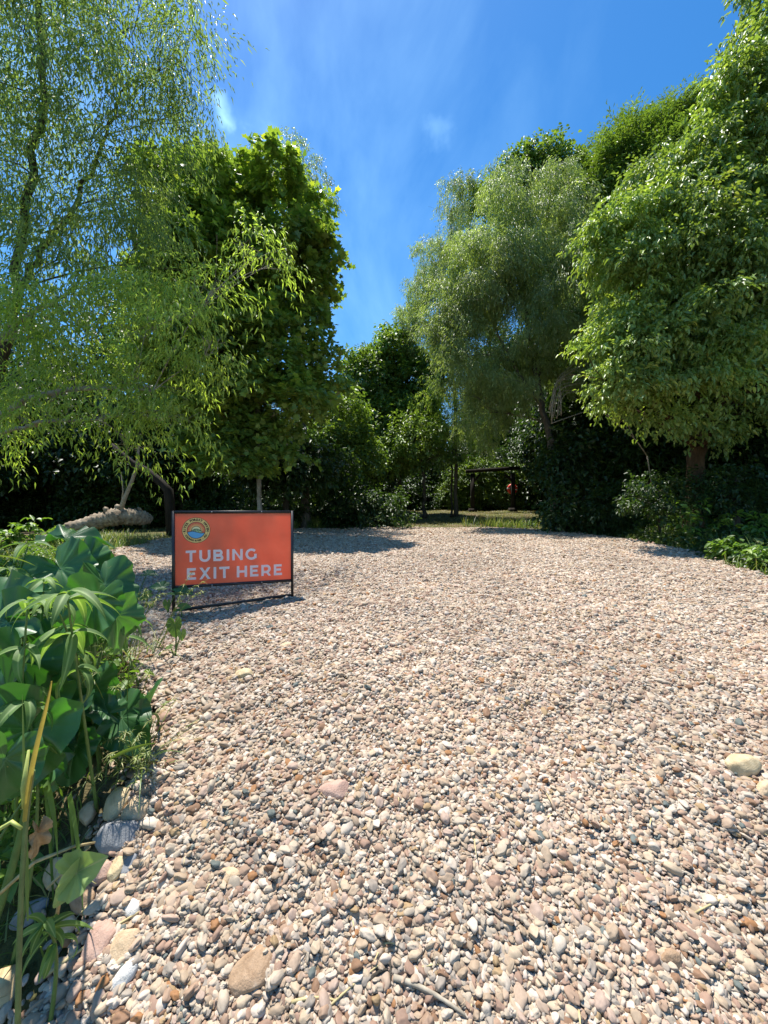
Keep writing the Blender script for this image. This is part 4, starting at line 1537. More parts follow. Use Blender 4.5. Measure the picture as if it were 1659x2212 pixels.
    def ring_text(txt, rad, a_start, a_end, size, top):
        nonlocal nn
        n = len(txt)
        for i, ch in enumerate(txt):
            if ch == ' ':
                continue
            a = math.radians(a_start + (a_end - a_start) * i / (n - 1))
            c = bpy.data.curves.new('t', 'FONT')
            c.body = ch
            c.size = size
            c.offset = size * 0.055
            c.align_x = 'CENTER'
            c.align_y = 'CENTER'
            c.resolution_u = 2
            to = bpy.data.objects.new('t', c)
            COL.objects.link(to)
            dg = bpy.context.evaluated_depsgraph_get()
            me = bpy.data.meshes.new_from_object(to.evaluated_get(dg))
            rot = a - math.pi / 2 if top else a + math.pi / 2
            for v in me.vertices:
                x, y = v.co.x, v.co.y
                X = x * math.cos(rot) - y * math.sin(rot) + rad * math.cos(a)
                Z = x * math.sin(rot) + y * math.cos(rot) + rad * math.sin(a)
                vs.append((cx + X, -0.0040, cz + Z))
            for p in me.polygons:
                fs.append(tuple(nn + q for q in p.vertices))
            nn += len(me.vertices)
            bpy.data.objects.remove(to)
            bpy.data.meshes.remove(me)
            bpy.data.curves.remove(c)
    ring_text('RIVER FOREST HAVEN', 0.815 * rr, 184, -2, 0.235 * rr, True)
    ring_text('- COLORADO RIVER - ATX -', 0.815 * rr, 196, 344, 0.185 * rr, False)
    mb = MB()
    mb.add(vs, fs)
    mb.build('emblem_lettering', simple('emblem_ink', (0.03, 0.025, 0.01), 0.5), panel, smooth=False)


sign()

# ================================================================ NEAR PLANTS


def basis(tip, nrm):
    x = norm(np.array(tip, float))
    n = np.array(nrm, float)
    z = norm(n - x * (n @ x))
    y = np.cross(z, x)
    return np.stack([x, y, z], 1)


EAR_A = [0, 8, 20, 42, 70, 100, 125, 145, 160, 170, 176, 180]
EAR_R = [0.70, 0.62, 0.52, 0.42, 0.375, 0.37, 0.40, 0.42, 0.36, 0.20, 0.08, 0.04]


def ear_leaf(mb, pos, tip, nrm, size, seed, fold=0.35, droop=0.5, wave=0.075, rnd=None, narrow=1.0):
    r = np.random.default_rng(seed)
    B = basis(tip, nrm)
    nA, nR = 64, 9
    ph = r.uniform(0, 6.28, 3)
    fr = r.integers(4, 8)
    V = [np.zeros(3)]
    vein = [0.9]
    veins_at = (0, 24, 52, 84, 116, 150)
    for j in range(1, nR + 1):
        q = (j / nR) ** 0.85
        for i in range(nA):
            a = -180 + 360 * i / nA
            rad = np.interp(abs(a), EAR_A, EAR_R) * (1 + 0.025 * math.sin(9 * math.radians(a) + ph[0]))
            x = q * rad * math.cos(math.radians(a))
            y = q * rad * math.sin(math.radians(a)) * narrow
            z = fold * abs(y) * (1.0 if abs(a) < 150 else 0.8) - droop * max(0, x) ** 2 - 0.25 * droop * y * y
            z += wave * math.sin(fr * math.radians(a) + ph[1]) * q ** 2 + 0.4 * wave * math.sin(13 * math.radians(a) + ph[2]) * q ** 3
            dv = min(abs(abs(a) - va) for va in veins_at)
            vn = (1.0 if dv < 2.9 else 0.0) * (1.0 if abs(a) < 4 else 0.75)
            if vn == 0:      # quilted between the veins
                z += 0.02 * q * math.sin(min(1, dv / 14) * math.pi / 2)
            V.append(np.array([x, y, z]))
            vein.append(vn * (1 - 0.55 * q) if abs(a) > 3 else 1 - 0.3 * q)
    f = [(0, 1 + i, 1 + (i + 1) % nA) for i in range(nA)]
    for j in range(nR - 1):
        for i in range(nA):
            k = (i + 1) % nA
            if i == 0 and False:
                continue
            f.append((1 + j * nA + i, 1 + (j + 1) * nA + i, 1 + (j + 1) * nA + k, 1 + j * nA + k))
    # leave the notch between the basal lobes open
    V = np.array(V) * size
    V = V @ B.T + np.asarray(pos)
    mb.add(V, f, vein=np.array(vein), rnd=float(r.random() if rnd is None else rnd))


def stem_to(mb, a, b, r0, r1, bend=0.08, seed=0):
    r = np.random.default_rng(seed)
    a, b = np.array(a, float), np.array(b, float)
    m = (a + b) / 2 + np.array([r.normal(0, bend), r.normal(0, bend), 0.12 * np.linalg.norm(b - a)]) * 0.8
    mb.tube(qbez(a, m, b, 10), np.linspace(r0, r1, 10), 7)


def ear_plant(root_px, leaves, label, seed, group='elephant ear plants on the bank'):
    """leaves: (px, py, depth, size, tip vector, normal, fold, droop, narrow)"""
    bx, by = root_px
    org = np.array([bx, by, float(gz(bx, by)) - 0.03])
    root = empty('elephant_ear_plant', org, label, 'plant', group)
    for i, L_ in enumerate(leaves):
        px, py, d, size, tip, nrm = L_[:6]
        fold, droop, nar = (list(L_[6:]) + [0.35, 0.5, 1.0][len(L_) - 6:])[:3]
        pos = P(px, py, d)
        mb = MB()
        ear_leaf(mb, pos, tip, nrm, size, seed * 31 + i, fold, droop, narrow=nar)
        mb.build('leaf', M['ear'], root, origin=org)
        mb = MB()
        a = org + np.array([random.uniform(-.05, .05), random.uniform(-.05, .05), 0])
        stem_to(mb, a, pos, 0.011 * size / 0.3, 0.005 * size / 0.3, seed=seed + i)
        mb.build('stem', M['stem'], root, origin=org)
    return root


ear_plant((-1.75, 2.25), [
    (130, 1228, 2.05, 0.42, (0.85, -0.3, -0.62), (0.1, -0.75, 0.65), 0.3, 0.5),
    (186, 1212, 2.25, 0.34, (0.9, -0.1, -0.55), (0.2, -0.75, 0.6), 0.3, 0.5),
    (142, 1163, 2.5, 0.38, (0.95, 0.3, 0.05), (-0.1, -0.25, 1), 0.25, 0.4),
    (226, 1262, 2.0, 0.36, (0.55, -0.1, -0.95), (0.75, -0.35, 0.5), 0.5, 0.6),
], 'elephant ear with the largest dark leaves at the top of the left bank', 1)
ear_plant((-1.45, 1.85), [
    (205, 1300, 1.75, 0.34, (-0.25, -0.3, -0.95), (0.35, -0.8, 0.4), 0.45, 0.5),
    (118, 1385, 1.6, 0.25, (-0.2, -0.25, -0.95), (0.1, -0.9, 0.4), 0.25, 0.3),
    (250, 1330, 1.9, 0.30, (0.1, 0.1, -1), (0.9, -0.3, 0.2), 0.4, 0.4),
    (160, 1350, 1.8, 0.26, (-0.6, -0.3, -0.7), (0.1, -0.7, 0.7), 0.3, 0.4),
], 'elephant ear with blue-green hanging leaves in the middle of the left bank', 2)
ear_plant((-1.75, 1.5), [
    (-5, 1300, 1.7, 0.34, (0.8, -0.2, 0.35), (-0.1, -0.7, 0.7), 0.3, 0.4),
    (15, 1345, 1.55, 0.34, (-0.8, -0.3, -0.3), (0.1, -0.8, 0.6), 0.3, 0.4),
    (40, 1430, 1.45, 0.36, (-0.2, -0.2, -0.95), (0.6, -0.75, 0.2), 0.35, 0.4),
    (85, 1480, 1.5, 0.36, (-0.3, 0.1, -0.95), (0.3, -0.9, 0.1), 0.35, 0.4),
    (20, 1500, 1.35, 0.30, (-0.6, 0.1, -0.75), (-0.5, -0.8, 0.2), 0.35, 0.4),
], 'elephant ear with leaves cut by the left edge, above the long yellow reed', 3)
ear_plant((-1.4, 1.75), [
    (190, 1490, 1.70, 0.37, (-0.1, -0.25, -1), (0.45, -0.85, 0.25), 0.4, 0.4, 0.85),
    (145, 1535, 1.62, 0.36, (-0.35, -0.25, -0.9), (-0.2, -0.9, 0.25), 0.35, 0.4),
    (130, 1580, 1.55, 0.28, (0.1, -0.2, -0.95), (-0.3, -0.9, 0.3), 0.35, 0.4),
    (228, 1508, 1.8, 0.15, (0.8, 0.1, -0.3), (0.1, -0.5, 0.9), 0.2, 0.4),
    (165, 1610, 1.55, 0.25, (-0.2, -0.2, -0.95), (0.1, -0.9, 0.4), 0.3, 0.4),
], 'elephant ear with overlapping upright leaves left of the broad lit leaf', 4)
ear_plant((-1.22, 1.85), [
    (262, 1550, 1.74, 0.31, (0.72, -0.30, -0.62), (0.15, -0.72, 0.68), 0.12, 0.12),
    (318, 1540, 1.80, 0.22, (0.0, 0.5, 0.9), (-0.95, -0.3, 0.1), 0.5, 0.3, 0.8),
    (232, 1540, 1.68, 0.17, (-0.6, -0.2, 0.3), (0.1, -0.5, 0.85), 0.5, 0.3),
], 'elephant ear with a broad sunlit leaf spreading over the pebbles', 5)
ear_plant((-1.28, 1.15), [
    (62, 1575, 1.22, 0.42, (-0.42, -0.15, -0.9), (0.35, -0.85, 0.35), 0.25, 0.35, 0.9),
    (10, 1640, 1.12, 0.26, (-0.3, -0.15, -0.9), (0.6, -0.7, 0.3), 0.3, 0.4),
    (112, 1650, 1.3, 0.2, (-0.4, 0.1, -0.9), (-0.2, -0.9, 0.3), 0.3, 0.4),
], 'elephant ear with one long smooth leaf drooping at the left photo edge', 6)


def small_ear(px, py, leaves, label, seed):
    p, d = hit(px, py)
    org = p - np.array([0, 0, 0.02])
    root = empty('elephant_ear_seedling', org, label, 'plant', 'small elephant ear shoots by the sign')
    for i, (lx, ly, dd, size, tip, nrm, rn) in enumerate(leaves):
        pos = P(lx, ly, d + dd)
        mb = MB()
        ear_leaf(mb, pos, tip, nrm, size, seed + i, 0.3, 0.3, 0.02, rnd=rn)
        mb.build('leaf', M['ear'] if rn < 0.35 else M['lance'], root, origin=org)
        mb = MB()
        stem_to(mb, org + np.array([random.uniform(-.02, .02), 0, 0]), pos, 0.006, 0.0035, 0.02, seed + i)
        mb.build('stem', M['stem'], root, origin=org)


small_ear(322, 1322, [(320, 1286, 0, 0.11, (-0.6, -0.3, -0.3), (0.2, -0.6, 0.7), 0.8), (350, 1268, 0.05, 0.15, (-0.8, -0.2, 0.1), (0, -0.5, 0.8), 0.3)],
          'small shoot with a yellow-green leaf at the left of the sign', 60)
small_ear(360, 1330, [(362, 1303, 0, 0.10, (0.1, -0.2, -0.9), (-0.3, -0.9, 0.2), 0.9), (382, 1279, -0.03, 0.19, (0.95, -0.1, 0.0), (0, -0.35, 0.9), 0.3)],
          'small shoot with a flat dark leaf reaching in front of the left sign leg', 63)
small_ear(388, 1342, [(392, 1313, 0, 0.11, (0.9, -0.1, 0.2), (0, -0.6, 0.8), 0.9)], 'tiny bright yellow-green shoot at the foot of the left sign leg', 66)
small_ear(378, 1425, [(378, 1348, 0.02, 0.13, (0.15, -0.25, -0.95), (0.05, -0.95, 0.3), 0.45), (392, 1368, 0, 0.07, (0.2, -0.2, -0.7), (0.6, -0.7, 0.2), 0.95), (368, 1398, -.02, 0.05, (-.8, -.2, -.1), (0, -.5, .8), 0.9)],
          'shoot with a heart-shaped lit leaf standing in the gravel below the left sign leg', 69)
small_ear(292, 1325, [(300, 1290, 0, 0.09, (-0.5, -0.3, -0.5), (0.2, -0.6, 0.7), 0.4), (318, 1240, 0.2, 0.13, (0.9, 0.1, 0.0), (0, -0.4, 0.9), 0.3)],
          'shoot with a thin raised leaf between the leafy bank and the sign', 72)


# lance-leaved plants
def lance_leaf(mb, pos, tip, nrm, L_, W_, droop, seed):
    r = np.random.default_rng(seed)
    B = basis(tip, nrm)
    nl = 12
    V, f, vein = [], [], []
    tw = r.normal(0, 0.4)
    for i in range(nl + 1):
        t = i / nl
        w = W_ * (math.sin(math.pi * min(1, t ** 0.75 * 0.99 + 0.005)) ** 0.85) * (1 - 0.25 * t)
        bend = droop * t * 1.4
        x = L_ * (math.sin(bend) / max(0.01, droop * 1.4)) if droop > 0.02 else L_ * t
        z = -L_ * (1 - math.cos(bend)) / max(0.01, droop * 1.4) if droop > 0.02 else 0
        for s in (-1, -0.5, 0, 0.5, 1):
            V.append((x, s * w / 2, z + abs(s) * w * 0.22 + 0.02 * W_ * math.sin(9 * t + s + tw) + tw * 0.1 * s * w * t))
            vein.append(1.0 if s == 0 else 0.0)
    for i in range(nl):
        for k in range(4):
            a = i * 5 + k
            f.append((a, a + 5, a + 6, a + 1))
    V = np.array(V) @ B.T + np.asarray(pos)
    mb.add(V, f, vein=np.array(vein), rnd=float(r.random()))


def lance_plant(px, py, d, gx, gy, label, seed, n=8, L_=0.17, whorls=3, lean=0.5, group='lance-leaved weeds on the bank'):
    top = P(px, py, d)
    org = np.array([gx, gy, float(gz(gx, gy)) - 0.03])
    root = empty('lance_leaf_plant', org, label, 'plant', group)
    r = np.random.default_rng(seed)
    path = qbez(org, (org + top) / 2 + np.array([r.normal(0, 0.05), r.normal(0, 0.05), 0.08]), top, 14)
    mb = MB()
    mb.tube(path, np.linspace(0.007, 0.003, 14), 7)
    mb.build('stem', M['stem'], root, origin=org)
    k = 0
    for wv in range(whorls):
        q = path[13 - wv * 2]
        m = n if wv == 0 else 4
        for i in range(m):
            a = 2 * math.pi * (i + 0.9 * r.random()) / m + wv
            up = 0.35 - 0.25 * wv if i % 2 else 0.1 - 0.2 * wv
            tip = (math.cos(a), math.sin(a), up)
            mb = MB()
            lance_leaf(mb, q + np.array([0, 0, 0.004 * i]), tip, (r.normal(0, 0.25), r.normal(0, 0.25), 1), L_ * r.uniform(0.55, 1.1), L_ * 0.19, r.uniform(0.7, 1.6), seed * 50 + k)
            mb.build('leaf', M['lance'], root, origin=org)
            k += 1


lance_plant(117, 1302, 1.45, -1.3, 1.75, 'lance-leaved weed with a pale whorl in front of the leftmost big leaves', 1, 7, 0.19)
lance_plant(262, 1312, 1.5, -1.2, 1.75, 'lance-leaved weed with a large drooping whorl in the middle of the bank', 2, 10, 0.22) if False else None
lance_plant(146, 1297, 1.25, -1.2, 1.6, 'lance-leaved weed with the largest drooping whorl at the middle of the bank', 2, 8, 0.19)
lance_plant(60, 1308, 1.3, -1.45, 1.5, 'lance-leaved weed with a paler whorl left of the largest one', 3, 6, 0.17)
lance_plant(262, 1345, 2.0, -1.4, 2.2, 'lance-leaved weed leaning out over the pebbles at the right of the bank', 4, 7, 0.17)
lance_plant(60, 1182, 2.0, -2.1, 2.1, 'tall lance-leaved weed with yellow-green tip at the upper left of the bank', 5, 6, 0.17)
lance_plant(57, 1528, 1.2, -1.2, 1.2, 'lance-leaved weed with pale whorl beside the long smooth drooping leaf', 6, 7, 0.17, 2)
lance_plant(20, 1235, 1.9, -2.0, 1.9, 'lance-leaved weed at the left edge in the upper part of the bank', 8, 6, 0.16)
lance_plant(95, 1260, 1.7, -1.6, 1.8, 'lance-leaved weed tucked under the largest dark leaf', 9, 6, 0.15)
lance_plant(100, 2010, 1.08, -0.98, 1.1, 'low broad-leaved weed at the lower left corner rocks', 11, 8, 0.12, 3)


def wilted():
    p, d = hit(150, 1985)
    org = p - np.array([0.05, 0, 0.02])
    root = empty('wilted_plant', org, 'wilted pale green folded leaf hanging from a dry stem over the edging rocks', 'plant')
    D = 1.12
    mb = MB()
    ear_leaf(mb, P(165, 1885, D), (0.72, -0.1, 0.42), (0.2, -0.85, 0.5), 0.16, 5, 0.3, 0.1, 0.02)
    ear_leaf(mb, P(165, 1888, D), (-0.5, -0.15, -0.85), (0.5, -0.8, 0.2), 0.15, 6, 0.5, 0.1, 0.02, narrow=0.6)
    mb.build('leaf', M['ear_pale'], root, origin=org)
    mb = MB()
    mb.tube([org, P(130, 1940, D + 0.05), P(145, 1905, D + .02), P(165, 1885, D)], [0.006, 0.005, 0.004, 0.003], 7)
    mb.tube([P(205, 1820, D + 0.1), P(160, 1828, D + .05), P(75, 1862, D), P(0, 1930, D)], [0.003, 0.004, 0.005, 0.005], 7)
    mb.tube([P(195, 1828, D + 0.1), P(150, 1870, D + .05), P(100, 1920, D)], [0.003, 0.004, 0.004], 7)
    mb.build('stem', M['straw'], root, origin=org)
    mb = MB()
    r = np.random.default_rng(4)
    ear_leaf(mb, P(80, 1800, D), (0.1, -0.2, -0.9), (0.9, -0.5, 0.1), 0.11, 9, 1.1, 0.8, 0.14, narrow=0.6)
    mb.build('dry_leaf', simple('dry_leaf', (0.5, 0.32, 0.17), 0.8, 0.2, 60, 0.3, trans=0.25), root, origin=org)


wilted()


def reed():
    D = 1.0
    pts = [P(32, 2125, D), P(42, 2000, D), P(50, 1850, D), P(60, 1740, D), P(72, 1660, D - 0.02), P(88, 1590, D - 0.04), P(106, 1520, D - 0.06), P(117, 1468, D - 0.07)]
    pts[0][2] = min(pts[0][2], float(gz(pts[0][0], pts[0][1])) - 0.01)
    pts = np.array(pts)
    org = pts[0]
    root = empty('reed_stalk', org, 'long upright reed stalk with a yellowed upper blade in the left foreground', 'plant')
    mb = MB()
    t = np.linspace(0, 1, 24)
    ix = np.linspace(0, 1, len(pts))
    sp = np.stack([np.interp(t, ix, pts[:, i]) for i in range(3)], 1)
    for _ in range(2):
        sp[1:-1] = (sp[:-2] + 2 * sp[1:-1] + sp[2:]) / 4
    mb.tube(sp[:14], np.linspace(0.0068, 0.0045, 14), 9)
    mb.build('stem', simple('reed_green', (0.11, 0.16, 0.05), 0.5, 0.4, 30, 0.3), root, origin=org)
    mb = MB()
    V, f = [], []
    for i in range(9, 24):
        q = (i - 9) / 14
        w = 0.0135 * math.sin(math.pi * (0.30 + 0.69 * q)) ** 0.6
        for s in (-1, 0, 1):
            V.append(sp[i] + np.array([s * w / 2, -0.006 - 0.004 * (1 - abs(s)), 0]))
    for i in range(14):
        for k in range(2):
            a = i * 3 + k
            f.append((a, a + 1, a + 4, a + 3))
    mb.add(V, f)
    mb.build('blade', simple('yellow_blade', (0.43, 0.33, 0.06), 0.6, 0.4, 25, 0.35, trans=0.3), root, origin=org)
    mb = MB()
    mb.tube([P(52, 1745, D), P(50, 1700, D), P(62, 1620, D + .02)], [0.005, 0.006, 0.003], 7)
    mb.tube([P(47, 1790, D), P(25, 1775, D), P(0, 1790, D), P(-30, 1815, D)], [0.004, 0.005, 0.005, 0.004], 7)
    mb.build('side_shoot', simple('yellow_green_shoot', (0.36, 0.40, 0.10), 0.55, 0.4, 25, 0.3), root, origin=org)


reed()


def blade(mb, a, tipv, L_, W_, droop, rnd, n=7):
    """a grass blade as a thin folded ribbon"""
    az = math.atan2(tipv[1], tipv[0])
    side = np.array([-math.sin(az), math.cos(az), 0])
    hx = np.array([math.cos(az), math.sin(az), 0])
    lean = tipv[2]
    V, f = [], []
    p = np.array(a, float)
    ang = lean
    for i in range(n + 1):
        t = i / n
        w = W_ * (1 - t ** 2.2) * 0.5 + 0.0003
        V += [p - side * w, p + np.array([0, 0, -0.3 * w]), p + side * w]
        p = p + (hx * math.cos(ang) + np.array([0, 0, math.sin(ang)])) * L_ / n
        ang -= droop / n
    for i in range(n):
        for k in range(2):
            q = i * 3 + k
            f.append((q, q + 1, q + 4, q + 3))
    mb.add(V, f, rnd=rnd)


def long_blades():
    spec = [
        ((238, 1640, 1.3), (340, 1605, 1.25), 0.012, 'long flat grass blade pointing right over the gravel below the broad lit leaf'),
        ((98, 1690, 1.25), (125, 1860, 1.1), 0.030, 'broad green blade hanging down behind the yellow reed'),
        ((150, 1720, 1.3), (180, 1990, 1.05), 0.026, 'wide green strap leaf arching down between the reed and the edging rocks'),
        ((-10, 1200, 1.6), (76, 1222, 1.7), 0.006, 'thin pale grass blade crossing the upper left of the bank'),
        ((60, 1990, 1.05), (48, 1500, 1.15), 0.012, 'slim upright green blade beside the yellow reed'),
        ((-20, 1260, 1.3), (50, 1178, 1.6), 0.007, 'thin straight grass blade at the left edge of the bank'),
    ]
    for i, (a, b_, w, lab) in enumerate(spec):
        A, B_ = P(*a), P(*b_)
        org = A
        V, f = [], []
        d = norm(B_ - A)
        s = norm(np.cross(d, FWD))
        if i in (1, 2):
            gA = np.array([A[0] - 0.08, A[1] + 0.12, float(gz(A[0] - 0.08, A[1] + 0.12))])
            path = np.concatenate([qbez(gA, A + np.array([-0.05, 0.06, 0.02]), A, 6)[:-1], qbez(A, (A + B_) / 2 + np.array([0.03, -0.02, 0.06]), B_, 12)])
        else:
            path = qbez(A, (A + B_) / 2 + np.array([0, 0, 0.02]), B_, 14)
        n = len(path)
        for j, p in enumerate(path):
            t = j / (n - 1)
            ww = w * min(1, 0.35 + t * 4) * (1 - t ** 3) * 0.5 + 0.0004
            V += [p - s * ww, p + FWD * ww * 0.4, p + s * ww]
        for j in range(n - 1):
            for k in range(2):
                q = j * 3 + k
                f.append((q, q + 1, q + 4, q + 3))
        mb = MB()
        mb.add(V, f, rnd=0.35 + 0.1 * i)
        o = mb.build('grass_blade', M['grass'] if w < 0.02 else M['lance'], origin=org)
        tag(o, lab, 'grass blade')


long_blades()


# ---- grasses, clover-like ground cover, lawn
def grass_field(name, label, pts, L_, W_, mt, seed, lean=(0.9, 0.35), droop=(0.4, 1.6)):
    r = np.random.default_rng(seed)
    n = len(pts)
    seg = 4
    az = r.uniform(0, 6.28, n)
    ang = r.normal(lean[0], lean[1], n)
    dr = r.uniform(droop[0], droop[1], n)
    ln = L_ * r.uniform(0.45, 1.3, n) if np.isscalar(L_) else L_
    hx = np.stack([np.cos(az), np.sin(az), np.zeros(n)], 1)
    sd = np.stack([-np.sin(az), np.cos(az), np.zeros(n)], 1)
    p = pts.copy()
    cols = []
    for i in range(seg + 1):
        t = i / seg
        w = (W_ * (1 - t ** 2) * 0.5 + 0.0004)
        cols += [p - sd * w, p + sd * w]
        stp = (hx * np.cos(ang)[:, None] + np.array([0, 0, 1]) * np.sin(ang)[:, None]) * (ln / seg)[:, None]
        p = p + stp
        ang = ang - dr / seg
    V = np.stack(cols, 1).reshape(-1, 3)
    tri = []
    for i in range(seg):
        a = 2 * i
        tri += [(a, a + 1, a + 3), (a, a + 3, a + 2)]
    tri = np.array(tri)
    m = 2 * (seg + 1)
    Fc = (tri[None] + (np.arange(n) * m)[:, None, None]).reshape(-1, 3)
    rn = np.repeat(r.random(n), m)
    o = heavy(name, V, Fc, rn, mt)
    tag(o, label, 'grass' if 'grass' in name else 'ground cover', kind='stuff')
    return o


def pts_in(r, n, x0, x1, y0, y1, cond=None, clump=0.0):
    x = r.uniform(x0, x1, n)
    y = r.uniform(y0, y1, n)
    if clump:
        k = (np.sin(x * 3.1 + 2 * np.sin(y * 1.7)) + np.sin(y * 2.7 + 1.3 * np.sin(x * 2.3))) > clump
        x, y = x[k], y[k]
    if cond is not None:
        k = cond(x, y)
        x, y = x[k], y[k]
    return np.stack([x, y, gz(x, y) - 0.01], 1)


r = np.random.default_rng(31)
# lawn at the clearing end
far = np.concatenate([pts_in(r, 60000, -8, 13, 13.2, 26, lambda x, y: (y > 14.0) | (x < edge_l(y)) | (x > edge_r(y))),
                      pts_in(r, 9000, -6, -2, 8.5, 14, lambda x, y: x < edge_l(y) - 0.05)])
grass_field('lawn_grass', 'short dappled grass at the far end of the gravel', far, 0.09, 0.014, M['lawn'], 1)
tall = np.concatenate([pts_in(r, 5000, -3.9, -1.9, 12.8, 14.8, lambda x, y: x < -1.6 - (y - 13) * 0.2, 0.2), pts_in(r, 2500, 3.0, 7.5, 14.3, 16, None, 0.1)])
grass_field('tall_grass', 'clumps of taller sunlit grass just beyond the far gravel edge', tall, 0.42, 0.014, M['grass'], 2, lean=(1.3, 0.2), droop=(0.4, 1.3))
verge = pts_in(r, 26000, 3.6, 10.5, 2.2, 13.5, lambda x, y: x > edge_r(y) + 0.02)
k = r.random(len(verge)) < np.clip(1.6 - (verge[:, 0] - edge_r(verge[:, 1])) * 0.3, 0.15, 1)
verge = verge[k]
grass_field('verge_grass', 'long shaded grass and sedge along the right edge of the gravel', verge, 0.34 * r.uniform(0.4, 1.4, len(verge)) * np.where(verge[:, 0] - edge_r(verge[:, 1]) < 0.35, 0.45, 1.25), 0.010, M['grass'], 3, lean=(1.25, 0.25), droop=(0.5, 1.9))
bank = pts_in(r, 12000, -5.5, -1.0, 0.6, 6.2, lambda x, y: x < edge_l(y) - np.where(y < 2, 0.16, 0.12))
grass_field('bank_grass', 'thin tangled grass among the plants on the left bank', bank, np.where(bank[:, 1] < 1.9, 0.22, 0.34) * r.uniform(0.4, 1.3, len(bank)), 0.005, M['grass'], 4, lean=(1.15, 0.3), droop=(0.6, 2.2))
log = pts_in(r, 5000, -7.5, -4.0, 5.5, 9.5, lambda x, y: x < edge_l(y) - 0.05)
grass_field('log_grass', 'ragged grass around the fallen log', log, 0.26, 0.008, M['grass'], 5, lean=(1.1, 0.3))


def litter():
    q = np.random.default_rng(55)
    a = pts_in(q, 2600, -3, 6, 0.9, 9, lambda x, y: (x > edge_l(y) - 0.1) & (x < edge_r(y) + 0.1) & ((x < edge_l(y) + 0.35) | (x > edge_r(y) - 0.5)))
    b_ = pts_in(q, 260, -1.2, 3.0, 1.0, 3.5, lambda x, y: x > edge_l(y))
    c = np.concatenate([a, b_])
    c[:, 2] += 0.032
    o = grass_field('dry_litter', 'scattered dry straw bits and leaf litter on the gravel and along its edges', c, 0.055 * q.uniform(0.4, 1.6, len(c)), 0.0045, M['straw'], 9, lean=(0.0, 0.12), droop=(-0.2, 0.2))
    o['category'] = 'litter'


litter()


def ground_cover():
    rng = np.random.default_rng(71)
    p = pts_in(rng, 5200, -5.2, -1.15, 0.9, 5.6, lambda x, y: x < edge_l(y) - np.where(y < 1.9, 0.4, 0.15))
    h = 0.42 * np.clip((edge_l(p[:, 1]) - p[:, 0]) * 1.4, 0.12, 1) * (1 - 0.55 * sstep(2.6, 4.5, p[:, 1]))
    p[:, 2] += rng.random(len(p)) ** 0.7 * h
    V, Fc, Rn = scatter(rng, [make_cluster(rng, 'oval', 9, 0.045, 0.028, 0.13, 0.25, 0.12) for _ in range(6)], p, rng.uniform(0, 6.28, len(p)), rng.normal(0.3, 0.5, len(p)), rng.uniform(0.6, 1.4, len(p)), rng.uniform(0, 0.35, len(p)))
    o = heavy('ground_cover', V, Fc, Rn, M['weed'])
    tag(o, 'small-leaved tangle of weeds filling the left bank between the big leaves', 'ground cover', kind='stuff')
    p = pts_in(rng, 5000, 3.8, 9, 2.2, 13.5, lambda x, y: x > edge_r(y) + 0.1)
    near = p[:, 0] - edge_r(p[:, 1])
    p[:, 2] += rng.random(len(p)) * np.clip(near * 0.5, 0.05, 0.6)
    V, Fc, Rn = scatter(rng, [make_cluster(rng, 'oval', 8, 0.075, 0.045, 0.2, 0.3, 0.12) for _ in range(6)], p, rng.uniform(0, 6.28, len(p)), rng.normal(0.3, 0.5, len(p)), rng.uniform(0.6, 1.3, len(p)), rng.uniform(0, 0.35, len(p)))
    o = heavy('verge_ground_cover', V, Fc, Rn, M['dark'])  # dark leaf colour paints the deep shade under the crown into these weeds
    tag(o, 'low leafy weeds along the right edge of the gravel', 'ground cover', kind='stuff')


ground_cover()


# ---- individual weeds on the verges
def leafy_weed(x, y, h, label, seed, group, L_=0.09, W_=0.05, m='weed', kind='oval'):
    rng = np.random.default_rng(seed)
    org = np.array([x, y, float(gz(x, y)) - 0.02])
    root = empty('leafy_weed', org, label, 'weed', group)
    mb = MB()
    P_, Y_, T_ = [], [], []
    for s in range(5):
        e = org + np.array([rng.normal(0, 0.16) * h * 1.6, rng.normal(0, 0.16) * h * 1.6, h * rng.uniform(0.6, 1)])
        pt = qbez(org + rng.normal(0, 0.015, 3) * [1, 1, 0], (org + e) / 2 + rng.normal(0, 0.03, 3), e, 9)
        mb.tube(pt, np.linspace(0.005, 0.002, 9), 5)
        for q in pt[2:]:
            for _ in range(2):
                P_.append(q)
                Y_.append(rng.uniform(0, 6.28))
                T_.append(rng.uniform(0, 0.35))
    mb.build('stem', M['stem'], root, origin=org)
    P_ = np.array(P_)
    n = len(P_)
    V, Fc, Rn = scatter(rng, [make_cluster(rng, kind, 4, L_, W_, 0.12, 0.2, 0.06) for _ in range(5)], P_, np.array(Y_), rng.normal(0.2, 0.3, n), rng.uniform(0.7, 1.2, n), np.array(T_))
    heavy('foliage', V, Fc, Rn, M[m], root, org)


